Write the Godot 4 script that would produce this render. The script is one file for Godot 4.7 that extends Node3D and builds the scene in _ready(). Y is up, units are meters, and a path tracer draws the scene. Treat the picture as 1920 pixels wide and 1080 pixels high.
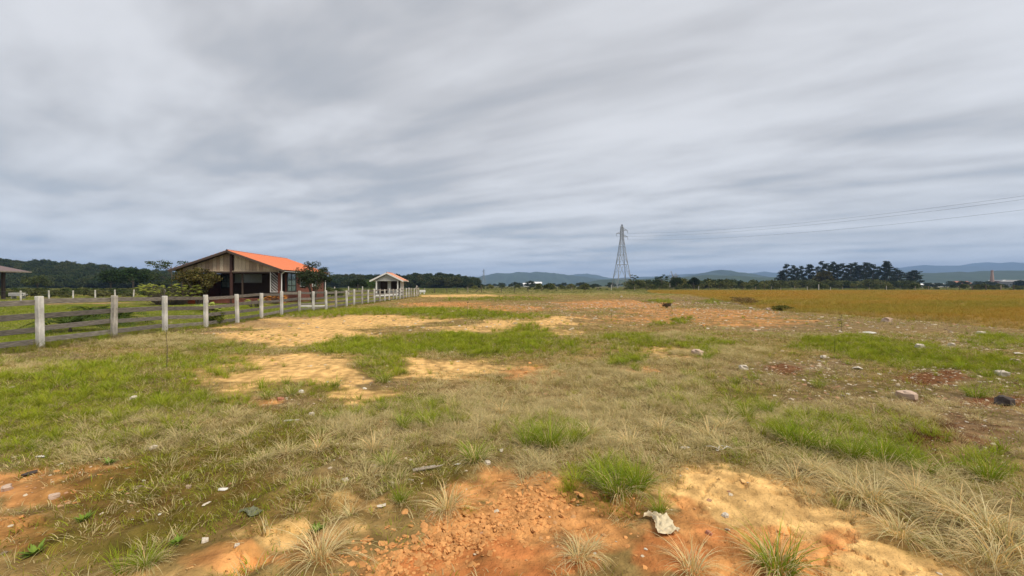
extends Node3D
# A flat building plot under an overcast sky: post-and-plank fence, farmhouse, hut, pylon, groves and hills.
# World: y up, metres, the eye stands at the origin's ground point and looks along -z. "z" in comments is depth (positive ahead).

const FOCAL := 780.0        # pixels of the 1920 px wide photograph
const EYE := 1.6
const HORIZON := 536.0

var rng := RandomNumberGenerator.new()
var taken := {}
var noise_a := FastNoiseLite.new()
var noise_b := FastNoiseLite.new()
var noise_c := FastNoiseLite.new()
var warp := FastNoiseLite.new()
var M := {}

# ---------------------------------------------------------------- places
func ground_at(px: float, py: float) -> Vector3:
	var z := FOCAL * EYE / (py - HORIZON)
	var x := (px - 960.0) * z / FOCAL
	return Vector3(x, height(x, z), -z)

func at_depth(px: float, py: float, z: float) -> Vector3:
	return Vector3((px - 960.0) * z / FOCAL, EYE - (py - HORIZON) * z / FOCAL, -z)

func standing(px: float, z: float) -> Vector3:
	var x := (px - 960.0) * z / FOCAL
	return Vector3(x, height(x, z), -z)

# Ruts and a small ditch: [x0, z0, x1, z1, width, depth]
var ruts := [[-1.7, 2.0, -1.05, 3.25, 0.13, 0.045], [-1.05, 3.25, -0.72, 4.5, 0.12, 0.03], [-2.55, 2.2, -1.75, 3.7, 0.14, 0.035], [-1.75, 3.7, -1.2, 5.2, 0.12, 0.025], [1.75, 5.6, 2.35, 4.1, 0.10, 0.06], [1.35, 6.6, 1.75, 5.6, 0.10, 0.045], [-3.6, 3.0, -2.2, 4.1, 0.2, 0.03]]

func height(x: float, z: float) -> float:
	if z > 220.0:
		return 0.0
	var near := clampf(1.0 - z / 26.0, 0.0, 1.0)
	var far := clampf(1.0 - (z - 90.0) / 120.0, 0.0, 1.0)
	var h := noise_a.get_noise_2d(x, z) * 0.10 * far * clampf(z / 5.0, 0.35, 1.0)
	if near > 0.0:
		h += noise_b.get_noise_2d(x, z) * 0.035 * near
		if z < 12.0:
			h += noise_c.get_noise_2d(x, z) * 0.009 * clampf(1.5 - z / 8.0, 0.0, 1.0)
			if z < 7.5:
				for r in ruts:
					var ax: float = r[0]
					var az: float = r[1]
					var dx: float = r[2] - ax
					var dz: float = r[3] - az
					var t := clampf(((x - ax) * dx + (z - az) * dz) / (dx * dx + dz * dz), 0.0, 1.0)
					var d := Vector2(x - ax - dx * t, z - az - dz * t).length() / float(r[4])
					if d < 2.2:
						h += float(r[5]) * (-exp(-d * d * 2.2) + 0.45 * exp(-(d - 1.35) * (d - 1.35) * 5.0))
	return h

# ---------------------------------------------------------------- node helpers
func numbered(called: String) -> String:
	var n: int = taken.get(called, 0)
	taken[called] = n + 1
	return called if n == 0 else "%s_%03d" % [called, n]

func thing(called: String, label: String, category: String, where := Vector3.ZERO, turn := 0.0, group := "") -> Node3D:
	var o := Node3D.new()
	o.name = numbered(called)
	add_child(o)
	o.position = where
	o.rotation.y = turn
	tag(o, label, category, group)
	return o

func tag(o: Node, label: String, category: String, group := "") -> void:
	o.set_meta("label", label)
	o.set_meta("category", category)
	if group != "":
		o.set_meta("group", group)

func part(called: String, mesh: Mesh, m: Material, parent: Node) -> MeshInstance3D:
	var o := MeshInstance3D.new()
	o.mesh = mesh
	o.material_override = m
	o.name = numbered(called) if parent == self else called
	parent.add_child(o, true)
	return o

func structure(called: String, mesh: Mesh, m: Material) -> MeshInstance3D:
	var o := part(called, mesh, m, self)
	o.set_meta("kind", "structure")
	return o

func copy(o: Node3D, base: String, where: Vector3, turn: float, size: Vector3, label: String, category: String, group := "") -> Node3D:
	var c: Node3D = o.duplicate()
	c.name = numbered(base)
	add_child(c)
	c.position = where
	c.rotation = Vector3(0, turn, 0)
	c.scale = size
	tag(c, label, category, group)
	return c

# ---------------------------------------------------------------- mesh helpers
func mesh_of(v: PackedVector3Array, idx: PackedInt32Array, col := PackedColorArray(), uv := PackedVector2Array(), smooth := false) -> ArrayMesh:
	var a := []
	a.resize(Mesh.ARRAY_MAX)
	a[Mesh.ARRAY_VERTEX] = v
	a[Mesh.ARRAY_INDEX] = idx
	if col.size():
		a[Mesh.ARRAY_COLOR] = col
	if uv.size():
		a[Mesh.ARRAY_TEX_UV] = uv
	if smooth:
		var n := PackedVector3Array()
		n.resize(v.size())
		for k in range(0, idx.size(), 3):
			var p := v[idx[k]]
			var c := (v[idx[k + 2]] - p).cross(v[idx[k + 1]] - p)
			n[idx[k]] += c
			n[idx[k + 1]] += c
			n[idx[k + 2]] += c
		for k in n.size():
			n[k] = n[k].normalized()
		a[Mesh.ARRAY_NORMAL] = n
	var m := ArrayMesh.new()
	m.add_surface_from_arrays(Mesh.PRIMITIVE_TRIANGLES, a)
	return m

class Bag:
	var v := PackedVector3Array()
	var i := PackedInt32Array()
	var c := PackedColorArray()
	func tri(a: Vector3, b: Vector3, d: Vector3, middle: Vector3) -> void:
		var k := v.size()
		v.append_array([a, b, d])
		if (d - a).cross(b - a).dot((a + b + d) / 3.0 - middle) >= 0.0:
			i.append_array([k, k + 1, k + 2])
		else:
			i.append_array([k, k + 2, k + 1])
	func quad(a: Vector3, b: Vector3, d: Vector3, e: Vector3, middle: Vector3) -> void:
		tri(a, b, d, middle)
		tri(a, d, e, middle)
	func bevelled(size: Vector3, b: float, t := Transform3D()) -> void:
		var h := size / 2.0
		var o := t.origin
		var P := {}
		for sx in [-1, 1]:
			for sy in [-1, 1]:
				for sz in [-1, 1]:
					P[Vector3i(sx, sy, sz)] = [t * Vector3(sx * h.x, sy * (h.y - b), sz * (h.z - b)), t * Vector3(sx * (h.x - b), sy * h.y, sz * (h.z - b)), t * Vector3(sx * (h.x - b), sy * (h.y - b), sz * h.z)]
					var p: Array = P[Vector3i(sx, sy, sz)]
					tri(p[0], p[1], p[2], o)
		for s in [-1, 1]:
			quad(P[Vector3i(s, -1, -1)][0], P[Vector3i(s, 1, -1)][0], P[Vector3i(s, 1, 1)][0], P[Vector3i(s, -1, 1)][0], o)
			quad(P[Vector3i(-1, s, -1)][1], P[Vector3i(1, s, -1)][1], P[Vector3i(1, s, 1)][1], P[Vector3i(-1, s, 1)][1], o)
			quad(P[Vector3i(-1, -1, s)][2], P[Vector3i(1, -1, s)][2], P[Vector3i(1, 1, s)][2], P[Vector3i(-1, 1, s)][2], o)
			for q in [-1, 1]:
				quad(P[Vector3i(s, q, -1)][0], P[Vector3i(s, q, -1)][1], P[Vector3i(s, q, 1)][1], P[Vector3i(s, q, 1)][0], o)
				quad(P[Vector3i(s, -1, q)][0], P[Vector3i(s, -1, q)][2], P[Vector3i(s, 1, q)][2], P[Vector3i(s, 1, q)][0], o)
				quad(P[Vector3i(-1, s, q)][1], P[Vector3i(-1, s, q)][2], P[Vector3i(1, s, q)][2], P[Vector3i(1, s, q)][1], o)
	func box(size: Vector3, t := Transform3D()) -> void:
		var h := size / 2.0
		var p := []
		for k in 8:
			p.append(t * Vector3(h.x * (1 if k & 1 else -1), h.y * (1 if k & 2 else -1), h.z * (1 if k & 4 else -1)))
		for f in [[0, 1, 3, 2], [4, 5, 7, 6], [0, 1, 5, 4], [2, 3, 7, 6], [0, 2, 6, 4], [1, 3, 7, 5]]:
			quad(p[f[0]], p[f[1]], p[f[2]], p[f[3]], t.origin)
	func tube(pts: Array, radii: Array, sides := 6) -> void:
		for k in pts.size() - 1:
			var a: Vector3 = pts[k]
			var b: Vector3 = pts[k + 1]
			var d := (b - a).normalized()
			var s := d.cross(Vector3.UP if absf(d.y) < 0.9 else Vector3.RIGHT).normalized()
			var w := s.cross(d)
			var mid := (a + b) / 2.0
			for j in sides:
				var t0 := TAU * j / sides
				var t1 := TAU * (j + 1) / sides
				var e0 := s * cos(t0) + w * sin(t0)
				var e1 := s * cos(t1) + w * sin(t1)
				quad(a + e0 * float(radii[k]), a + e1 * float(radii[k]), b + e1 * float(radii[k + 1]), b + e0 * float(radii[k + 1]), mid)
	func bar(a: Vector3, b: Vector3, w: float, d: float) -> void:
		var z := (b - a).normalized()
		var s := z.cross(Vector3.UP if absf(z.y) < 0.95 else Vector3.RIGHT).normalized()
		box(Vector3(w, d, (b - a).length()), Transform3D(Basis(s, z.cross(s), z), (a + b) / 2.0))
	func leaf(p: Vector3, along: Vector3, across: Vector3, col: Color) -> void:
		var k := v.size()
		v.append_array([p - along, p + across * 0.9, p + along, p - across])
		c.append_array([col, col, col, col])
		i.append_array([k, k + 1, k + 2, k, k + 2, k + 3])
	func mesh() -> ArrayMesh:
		var a := []
		a.resize(Mesh.ARRAY_MAX)
		a[Mesh.ARRAY_VERTEX] = v
		a[Mesh.ARRAY_INDEX] = i
		if c.size():
			a[Mesh.ARRAY_COLOR] = c
		var m := ArrayMesh.new()
		m.add_surface_from_arrays(Mesh.PRIMITIVE_TRIANGLES, a)
		return m

func block(size: Vector3, bevel := 0.01) -> ArrayMesh:
	var b := Bag.new()
	b.bevelled(size, bevel)
	return b.mesh()

func put_block(called: String, size: Vector3, at: Vector3, m: Material, parent: Node, turn := Vector3.ZERO, bevel := 0.01) -> MeshInstance3D:
	var o := part(called, block(size, bevel), m, parent)
	o.position = at
	o.rotation = turn
	return o

func rand_dir() -> Vector3:
	var y := rng.randf_range(-1, 1)
	var t := rng.randf() * TAU
	var r := sqrt(1 - y * y)
	return Vector3(r * cos(t), y, r * sin(t))

# ---------------------------------------------------------------- materials
func noise_tex(seed_: int, freq: float, lo: Color, hi: Color, size := 256, octaves := 4, kind := FastNoiseLite.TYPE_SIMPLEX_SMOOTH) -> NoiseTexture2D:
	var n := FastNoiseLite.new()
	n.seed = seed_
	n.noise_type = kind
	n.frequency = freq
	n.fractal_octaves = octaves
	var t := NoiseTexture2D.new()
	t.noise = n
	t.width = size
	t.height = size
	t.seamless = true
	var g := Gradient.new()
	g.offsets = PackedFloat32Array([0.2, 0.8])
	g.colors = PackedColorArray([lo, hi])
	t.color_ramp = g
	return t

func lin(r: float, g: float, b: float) -> Color:
	return Color(r, g, b).linear_to_srgb()

func mat(called: String, col: Color, rough := 0.85, spread := 0.25, scale_ := Vector3.ONE, freq := 0.03) -> StandardMaterial3D:
	var m := StandardMaterial3D.new()
	m.resource_name = called
	m.roughness = rough
	if spread > 0.0:
		m.albedo_texture = noise_tex(called.hash() % 1000, freq, lin(col.r * (1 - spread), col.g * (1 - spread), col.b * (1 - spread)), lin(minf(1, col.r * (1 + spread)), minf(1, col.g * (1 + spread)), minf(1, col.b * (1 + spread))))
		m.uv1_triplanar = true
		m.uv1_scale = scale_
	else:
		m.albedo_color = lin(col.r, col.g, col.b)
	M[called] = m
	return m

func leaf_mat(called: String, back: float) -> StandardMaterial3D:
	var m := StandardMaterial3D.new()
	m.resource_name = called
	m.vertex_color_use_as_albedo = true
	m.roughness = 0.8
	m.metallic_specular = 0.2
	m.cull_mode = BaseMaterial3D.CULL_DISABLED
	if back > 0.0:
		m.backlight_enabled = true
		m.backlight = lin(back, back, back * 0.6)
	M[called] = m
	return m

func materials() -> void:
	leaf_mat("leaf", 0.35)
	leaf_mat("blade", 0.5)
	leaf_mat("tinted", 0.0)
	M.tinted.roughness = 0.95
	mat("bark", Color(0.10, 0.08, 0.06), 0.95, 0.4)
	mat("pale_bark", Color(0.34, 0.31, 0.27), 0.9, 0.3)
	var con := mat("concrete", Color(0.52, 0.50, 0.45), 0.9, 0.2, Vector3(1.1, 0.7, 1.1), 0.015)
	con.heightmap_enabled = true
	con.heightmap_texture = noise_tex(5, 0.06, Color.BLACK, Color.WHITE)
	con.heightmap_scale = 0.4
	var con2 := mat("stained_concrete", Color(0.36, 0.33, 0.28), 0.95, 0.32, Vector3(1.1, 0.7, 1.1), 0.015)
	con2.heightmap_enabled = true
	con2.heightmap_texture = con.heightmap_texture
	con2.heightmap_scale = 0.4
	for k in 3:
		var w := mat("grey_plank_%d" % k, [Color(0.16, 0.14, 0.115), Color(0.21, 0.185, 0.15), Color(0.125, 0.11, 0.09)][k], 0.95, 0.5, Vector3(9, 9, 0.45), 0.03)
		w.heightmap_enabled = true
		w.heightmap_texture = w.albedo_texture
		w.heightmap_scale = 0.3
	for k in 4:
		mat("gable_plank_%d" % k, [Color(0.54, 0.41, 0.28), Color(0.43, 0.30, 0.20), Color(0.60, 0.48, 0.34), Color(0.36, 0.26, 0.18)][k], 0.85, 0.3, Vector3(6, 0.5, 6), 0.03)
	mat("dark_wood", Color(0.075, 0.05, 0.036), 0.7, 0.3, Vector3(3, 3, 3))
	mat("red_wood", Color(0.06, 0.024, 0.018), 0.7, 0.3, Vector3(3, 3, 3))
	mat("roof_tile", Color(0.66, 0.20, 0.085), 0.75, 0.22, Vector3(0.9, 0.9, 0.9), 0.05)
	mat("pale_roof_tile", Color(0.60, 0.28, 0.17), 0.8, 0.25, Vector3(0.9, 0.9, 0.9), 0.05)
	mat("purple_roof_tile", Color(0.16, 0.115, 0.115), 0.85, 0.25, Vector3(0.9, 0.9, 0.9), 0.05)
	mat("ridge_tile", Color(0.36, 0.14, 0.08), 0.8, 0.3)
	mat("white_paint", Color(0.72, 0.71, 0.68), 0.6, 0.08)
	mat("grey_plaster", Color(0.42, 0.42, 0.40), 0.9, 0.18)
	mat("lattice_white", Color(0.70, 0.68, 0.64), 0.8, 0.15)
	mat("dark_frame", Color(0.025, 0.025, 0.026), 0.5, 0.0)
	mat("interior", Color(0.10, 0.062, 0.044), 0.9, 0.2)  # brown wall colour taken darker, shade of the deep porch put into it
	mat("floor_tile", Color(0.20, 0.17, 0.14), 0.7, 0.2)
	mat("orange_plastic", Color(0.62, 0.12, 0.03), 0.5, 0.1)
	mat("steel", Color(0.22, 0.23, 0.24), 0.6, 0.0)
	mat("wire_dark", Color(0.10, 0.105, 0.11), 0.6, 0.0)
	mat("insulator", Color(0.16, 0.17, 0.18), 0.4, 0.0)
	mat("white_roof", Color(0.78, 0.78, 0.77), 0.7, 0.05)
	mat("shed_sheet", Color(0.26, 0.25, 0.24), 0.8, 0.15)
	mat("chimney_brick", Color(0.36, 0.24, 0.19), 0.9, 0.2)
	mat("weathered_stick", Color(0.30, 0.25, 0.19), 0.95, 0.35, Vector3(8, 8, 1), 0.03)
	mat("plastic_scrap", Color(0.66, 0.63, 0.56), 0.7, 0.08)
	mat("bag_film", Color(0.60, 0.50, 0.32), 0.55, 0.14, Vector3(4, 4, 4))
	mat("grey_green_rag", Color(0.15, 0.155, 0.09), 0.9, 0.3, Vector3(6, 6, 6))
	mat("stone_pale", Color(0.56, 0.49, 0.39), 0.9, 0.22, Vector3(3, 3, 3))
	mat("stone_pink", Color(0.48, 0.35, 0.26), 0.9, 0.25, Vector3(2, 2, 2))
	mat("stone_dark", Color(0.06, 0.045, 0.038), 0.95, 0.4, Vector3(3, 3, 3))
	mat("stone_brick", Color(0.40, 0.17, 0.10), 0.9, 0.25, Vector3(4, 4, 4))
	# brick masonry, too far off to tell the bricks apart: colour and joints as a fine print
	var im := Image.create(128, 128, false, Image.FORMAT_RGB8)
	rng.seed = 77
	im.fill(lin(0.13, 0.085, 0.06))
	for row in 16:
		for k in 5:
			var tone := rng.randf_range(0.65, 1.25)
			var c := lin(0.16 * tone, 0.042 * tone, 0.022 * tone)
			var x := k * 32 - (16 if row % 2 else 0)
			im.fill_rect(Rect2i(maxi(x, 0), row * 8, mini(30, x + 30) if x < 0 else 30, 7), c)
	var b := StandardMaterial3D.new()
	b.resource_name = "brick"
	b.albedo_texture = ImageTexture.create_from_image(im)
	b.uv1_triplanar = true
	b.uv1_scale = Vector3(0.9, 0.9, 0.9)
	b.roughness = 0.9
	M["brick"] = b
	var glass := StandardMaterial3D.new()
	glass.resource_name = "glass"
	glass.transparency = BaseMaterial3D.TRANSPARENCY_ALPHA
	glass.albedo_color = Color(0.55, 0.66, 0.64, 0.35)
	glass.roughness = 0.05
	M["glass"] = glass
	var sheet := StandardMaterial3D.new()
	sheet.resource_name = "frosted_glass"
	sheet.albedo_color = lin(0.50, 0.57, 0.54)
	sheet.roughness = 0.15
	M["frosted"] = sheet
	mat("curtain", Color(0.55, 0.60, 0.57), 0.9, 0.1)

# ---------------------------------------------------------------- sky
func make_sky() -> Sky:
	var w := 2048
	var h := 1024
	var im := Image.create(w, h, false, Image.FORMAT_RGBF)
	var big := FastNoiseLite.new()
	big.seed = 41
	big.frequency = 0.34
	big.fractal_octaves = 4
	big.fractal_gain = 0.5
	var fine := FastNoiseLite.new()
	fine.seed = 8
	fine.frequency = 0.8
	fine.fractal_octaves = 5
	fine.fractal_gain = 0.55
	var ca := cos(0.5)
	var sa := sin(0.5)
	im.fill(Color(0.16, 0.14, 0.09))
	for y in h / 2:
		var el := (0.5 - (y + 0.5) / h) * PI
		var sy := sin(el)
		var cy := cos(el)
		var k := 1.0 / (sy + 0.055)
		var low := exp(-sy * 7.0)
		for x in w:
			var az := ((x + 0.5) / w - 0.5) * TAU
			var px := sin(az) * cy * k
			var pz := cos(az) * cy * k
			var u := (px * ca - pz * sa) * 0.62
			var v := (px * sa + pz * ca) * 1.05
			var b := big.get_noise_2d(u, v)
			var f := fine.get_noise_2d(u * 1.1 + b * 0.5, v * 1.5)
			var t := clampf(0.53 + 0.5 * b + 0.62 * f * (0.6 + 0.4 * (1.0 - low)), 0.0, 1.0)
			t = t * t * (3.0 - 2.0 * t)
			var g := (0.465 + 0.25 * t) * (1.0 + 0.34 * low)
			# thin places let a little blue through, most of all low down
			var blue := clampf(0.34 - t, 0.0, 0.4) * (0.10 + 0.5 * low)
			im.set_pixel(x, y, Color(g * (0.97 - 0.05 * low) - blue * 0.55, g * (0.985 + 0.005 * low) - blue * 0.25, g * (1.035 + 0.005 * low) + blue * 0.05))
	var s := PanoramaSkyMaterial.new()
	s.panorama = ImageTexture.create_from_image(im)
	s.filter = true
	var sky := Sky.new()
	sky.sky_material = s
	return sky

# ---------------------------------------------------------------- ground
var rows := PackedFloat32Array()
var NC := 801
var W := {}      # cover weights at the ground's vertices

func half_width(z: float) -> float:
	return 1.5 * maxf(z, 0.0) + 2.6

# [kind, px, py, rx, ry, strength]: patches read off the photograph and laid on the ground as ellipses
var patches := [
	["tan", 600, 606, 170, 14, 1.0], ["tan", 560, 632, 170, 16, 0.95], ["tan", 720, 600, 130, 10, 0.8], ["tan", 530, 698, 150, 32, 1.0], ["tan", 640, 664, 50, 9, 0.5],
	["tan", 450, 725, 90, 20, 0.6], ["tan", 770, 690, 70, 18, 0.9], ["tan", 870, 690, 90, 18, 0.7], ["tan", 680, 745, 60, 16, 0.8], ["orange", 840, 572, 75, 7, 1.0], ["orange", 960, 579, 80, 7, 0.9],
	["tan", 1000, 604, 95, 12, 0.9], ["tan", 900, 617, 120, 8, 0.6], ["tan", 860, 555, 90, 3, 0.9], ["orange", 1150, 572, 120, 10, 0.95], ["orange", 1300, 590, 150, 14, 0.85], ["orange", 1180, 600, 100, 12, 0.6], ["orange", 1420, 605, 120, 10, 0.8],
	["orange", 1200, 690, 35, 8, 1.0], ["tan", 1260, 660, 70, 16, 0.5], ["orange", 1000, 700, 60, 20, 0.7],
	["tan", 1290, 905, 120, 32, 1.0], ["tan", 1420, 950, 170, 50, 1.1], ["tan", 1560, 1010, 180, 55, 1.1], ["tan", 1680, 1075, 170, 50, 1.0], ["orange", 1380, 1050, 190, 60, 0.95], ["orange", 1290, 1000, 90, 60, 0.8], ["red", 1250, 1050, 75, 45, 0.9],
	["red", 1330, 1020, 60, 40, 0.5], ["red", 1580, 1005, 35, 20, 0.6], ["orange", 1000, 1000, 220, 70, 1.0], ["orange", 960, 925, 130, 45, 0.85], ["tan", 940, 890, 70, 25, 0.4], ["red", 900, 1060, 220, 45, 0.8], ["orange", 1130, 960, 100, 40, 0.9], ["red", 1010, 1075, 140, 30, 0.5],
	["tan", 560, 1000, 150, 26, 0.75], ["tan", 650, 950, 90, 20, 0.85], ["orange", 430, 1050, 130, 30, 0.65], ["orange", 620, 1040, 110, 30, 0.5], ["tan", 300, 1075, 120, 18, 0.6],
	["orange", 90, 915, 130, 38, 0.8], ["orange", 190, 880, 90, 18, 0.6], ["orange", 30, 1000, 90, 40, 0.55], ["tan", 180, 960, 120, 20, 0.35], ["red", 700, 775, 40, 18, 0.5], ["red", 720, 800, 25, 18, 0.5],
	["orange", 30, 690, 90, 14, 0.55], ["orange", 470, 760, 60, 8, 0.5], ["tan", 900, 655, 60, 8, 0.3], ["tan", 620, 720, 90, 12, 0.6], ["tan", 1050, 625, 60, 8, 0.5],
	["green", 120, 730, 210, 55, 1.0], ["green", 60, 800, 160, 55, 0.85], ["green", 300, 745, 120, 45, 0.75], ["green", 330, 690, 150, 25, 0.6], ["green", 230, 800, 130, 30, 0.55], ["green", 420, 650, 70, 12, 0.4],
	["green", 690, 648, 95, 17, 1.1], ["green", 860, 644, 180, 17, 1.1], ["green", 720, 690, 50, 18, 1.0], ["green", 985, 630, 45, 24, 1.0], ["green", 1010, 650, 90, 12, 0.6],
	["green", 740, 582, 140, 5, 1.0], ["green", 640, 588, 110, 6, 0.8], ["green", 860, 590, 120, 6, 1.1], ["green", 960, 597, 80, 5, 0.7], ["green", 930, 560, 90, 4, 0.8], ["green", 1235, 565, 28, 4, 1.1], ["green", 1345, 566, 40, 5, 0.9], ["green", 1280, 600, 22, 6, 0.9], ["green", 1240, 607, 22, 5, 0.8],
	["green", 1190, 640, 60, 14, 0.7], ["green", 1290, 645, 90, 8, 0.6], ["green", 1170, 670, 40, 14, 0.8], ["green", 1325, 658, 25, 14, 0.9], ["green", 1590, 648, 90, 14, 1.1], ["green", 1680, 663, 120, 15, 1.1], ["green", 1810, 682, 130, 15, 1.1], ["green", 1900, 695, 60, 14, 0.9],
	["green", 1870, 640, 60, 15, 0.6], ["green", 1300, 740, 130, 40, 0.55], ["green", 1370, 740, 70, 35, 0.6], ["green", 1030, 810, 75, 38, 0.9], ["green", 770, 770, 90, 35, 0.8], ["green", 560, 735, 90, 12, 0.6], ["green", 1290, 780, 60, 16, 0.6],
	["green", 1150, 900, 90, 40, 0.8], ["green", 1500, 800, 70, 32, 1.0], ["green", 1630, 820, 130, 42, 0.95], ["green", 1720, 830, 60, 35, 0.5], ["green", 1855, 880, 55, 35, 0.8], ["green", 1880, 720, 60, 25, 0.5], ["green", 900, 830, 40, 25, 0.5],
	["green", 190, 1040, 130, 35, 0.5], ["green", 1450, 850, 80, 25, 0.3],
	["dry", 1190, 775, 140, 55, 1.1], ["dry", 960, 760, 170, 40, 0.8], ["dry", 900, 800, 140, 45, 0.7], ["dry", 720, 810, 110, 50, 0.75], ["dry", 1110, 715, 200, 32, 0.85], ["dry", 860, 735, 80, 22, 0.7], ["dry", 1310, 690, 120, 30, 0.5], ["dry", 1250, 840, 130, 45, 0.7], ["dry", 1000, 860, 160, 30, 0.6],
	["dry", 1340, 790, 80, 35, 0.8], ["dry", 1510, 870, 80, 30, 0.8], ["dry", 1640, 920, 130, 45, 1.1], ["dry", 1790, 950, 130, 60, 1.1], ["dry", 1880, 1010, 80, 70, 1.2], ["dry", 1590, 780, 200, 40, 0.35], ["dry", 1690, 790, 90, 35, 0.45],
	["dry", 1270, 635, 55, 7, 0.9], ["dry", 1380, 665, 60, 12, 0.8], ["dry", 60, 685, 80, 14, 0.5], ["dry", 380, 800, 150, 30, 0.45], ["dry", 620, 1020, 60, 60, 0.5], ["dry", 230, 830, 150, 25, 0.5], ["dry", 700, 900, 60, 60, 0.5], ["dry", 580, 870, 90, 30, 0.4],
	["dry", 1085, 1030, 55, 25, 0.6], ["dry", 330, 640, 120, 10, 0.4],
	["moss", 430, 850, 260, 50, 1.0], ["moss", 300, 930, 230, 70, 1.0], ["moss", 560, 800, 120, 30, 0.8], ["moss", 770, 875, 110, 50, 1.0], ["moss", 200, 1010, 200, 50, 0.8], ["moss", 480, 960, 160, 40, 0.8], ["moss", 700, 940, 90, 40, 0.6], ["moss", 1170, 960, 60, 30, 0.6],
	["moss", 420, 660, 100, 20, 0.4], ["moss", 1000, 820, 250, 60, 0.3], ["moss", 1340, 830, 120, 40, 0.5], ["moss", 1750, 990, 110, 50, 0.5], ["moss", 1450, 720, 200, 30, 0.35], ["moss", 1700, 720, 120, 30, 0.4],
	["stony", 1500, 695, 140, 24, 1.0], ["stony", 1560, 740, 150, 40, 0.8], ["stony", 1790, 760, 150, 80, 1.0], ["stony", 1880, 820, 80, 50, 1.0], ["stony", 1300, 590, 250, 34, 0.55], ["stony", 1600, 618, 250, 20, 0.7], ["stony", 1840, 640, 120, 24, 0.8], ["stony", 1100, 575, 150, 16, 0.3],
	["stony", 680, 722, 90, 10, 0.7], ["stony", 540, 760, 70, 12, 0.6], ["stony", 130, 920, 180, 60, 0.4], ["stony", 740, 870, 140, 45, 0.35], ["stony", 700, 612, 350, 30, 0.15], ["stony", 1080, 1000, 280, 70, 0.25],
	["rust", 1760, 708, 70, 14, 0.9], ["rust", 1870, 755, 70, 12, 1.2], ["rust", 1780, 800, 140, 40, 0.45], ["rust", 1470, 690, 40, 10, 0.7], ["rust", 1700, 755, 40, 10, 0.5],
	["litter", 60, 665, 130, 10, 1.0], ["litter", 230, 645, 120, 9, 0.9], ["litter", 330, 622, 110, 7, 0.8], ["litter", 470, 606, 90, 6, 0.7], ["litter", 560, 594, 70, 4, 0.7], ["litter", 660, 582, 70, 3, 0.6],
]
var field_edge := [[1215, 549], [1290, 553], [1340, 561], [1420, 577], [1500, 588], [1600, 592], [1700, 599], [1800, 606], [1920, 619], [2150, 640]]

func field_side(x: float, z: float) -> float:
	# > 0 inside the ochre field, in metres of depth past its near edge
	var px := x / z * FOCAL + 960.0
	if px < 1215.0:
		return -5.0
	for k in field_edge.size() - 1:
		if px <= float(field_edge[k + 1][0]):
			var t: float = (px - float(field_edge[k][0])) / (float(field_edge[k + 1][0]) - float(field_edge[k][0]))
			var py: float = lerpf(field_edge[k][1], field_edge[k + 1][1], t)
			return z - FOCAL * EYE / (py - HORIZON)
	return z - 11.0

func cover_at(kind: String, x: float, z: float) -> float:
	var r := rows.bsearch(z)
	r = clampi(r, 0, rows.size() - 1)
	var w := half_width(z)
	var j := clampi(int((x / w + 1.0) * 0.5 * (NC - 1) + 0.5), 0, NC - 1)
	return W[kind][r * NC + j]

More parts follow.
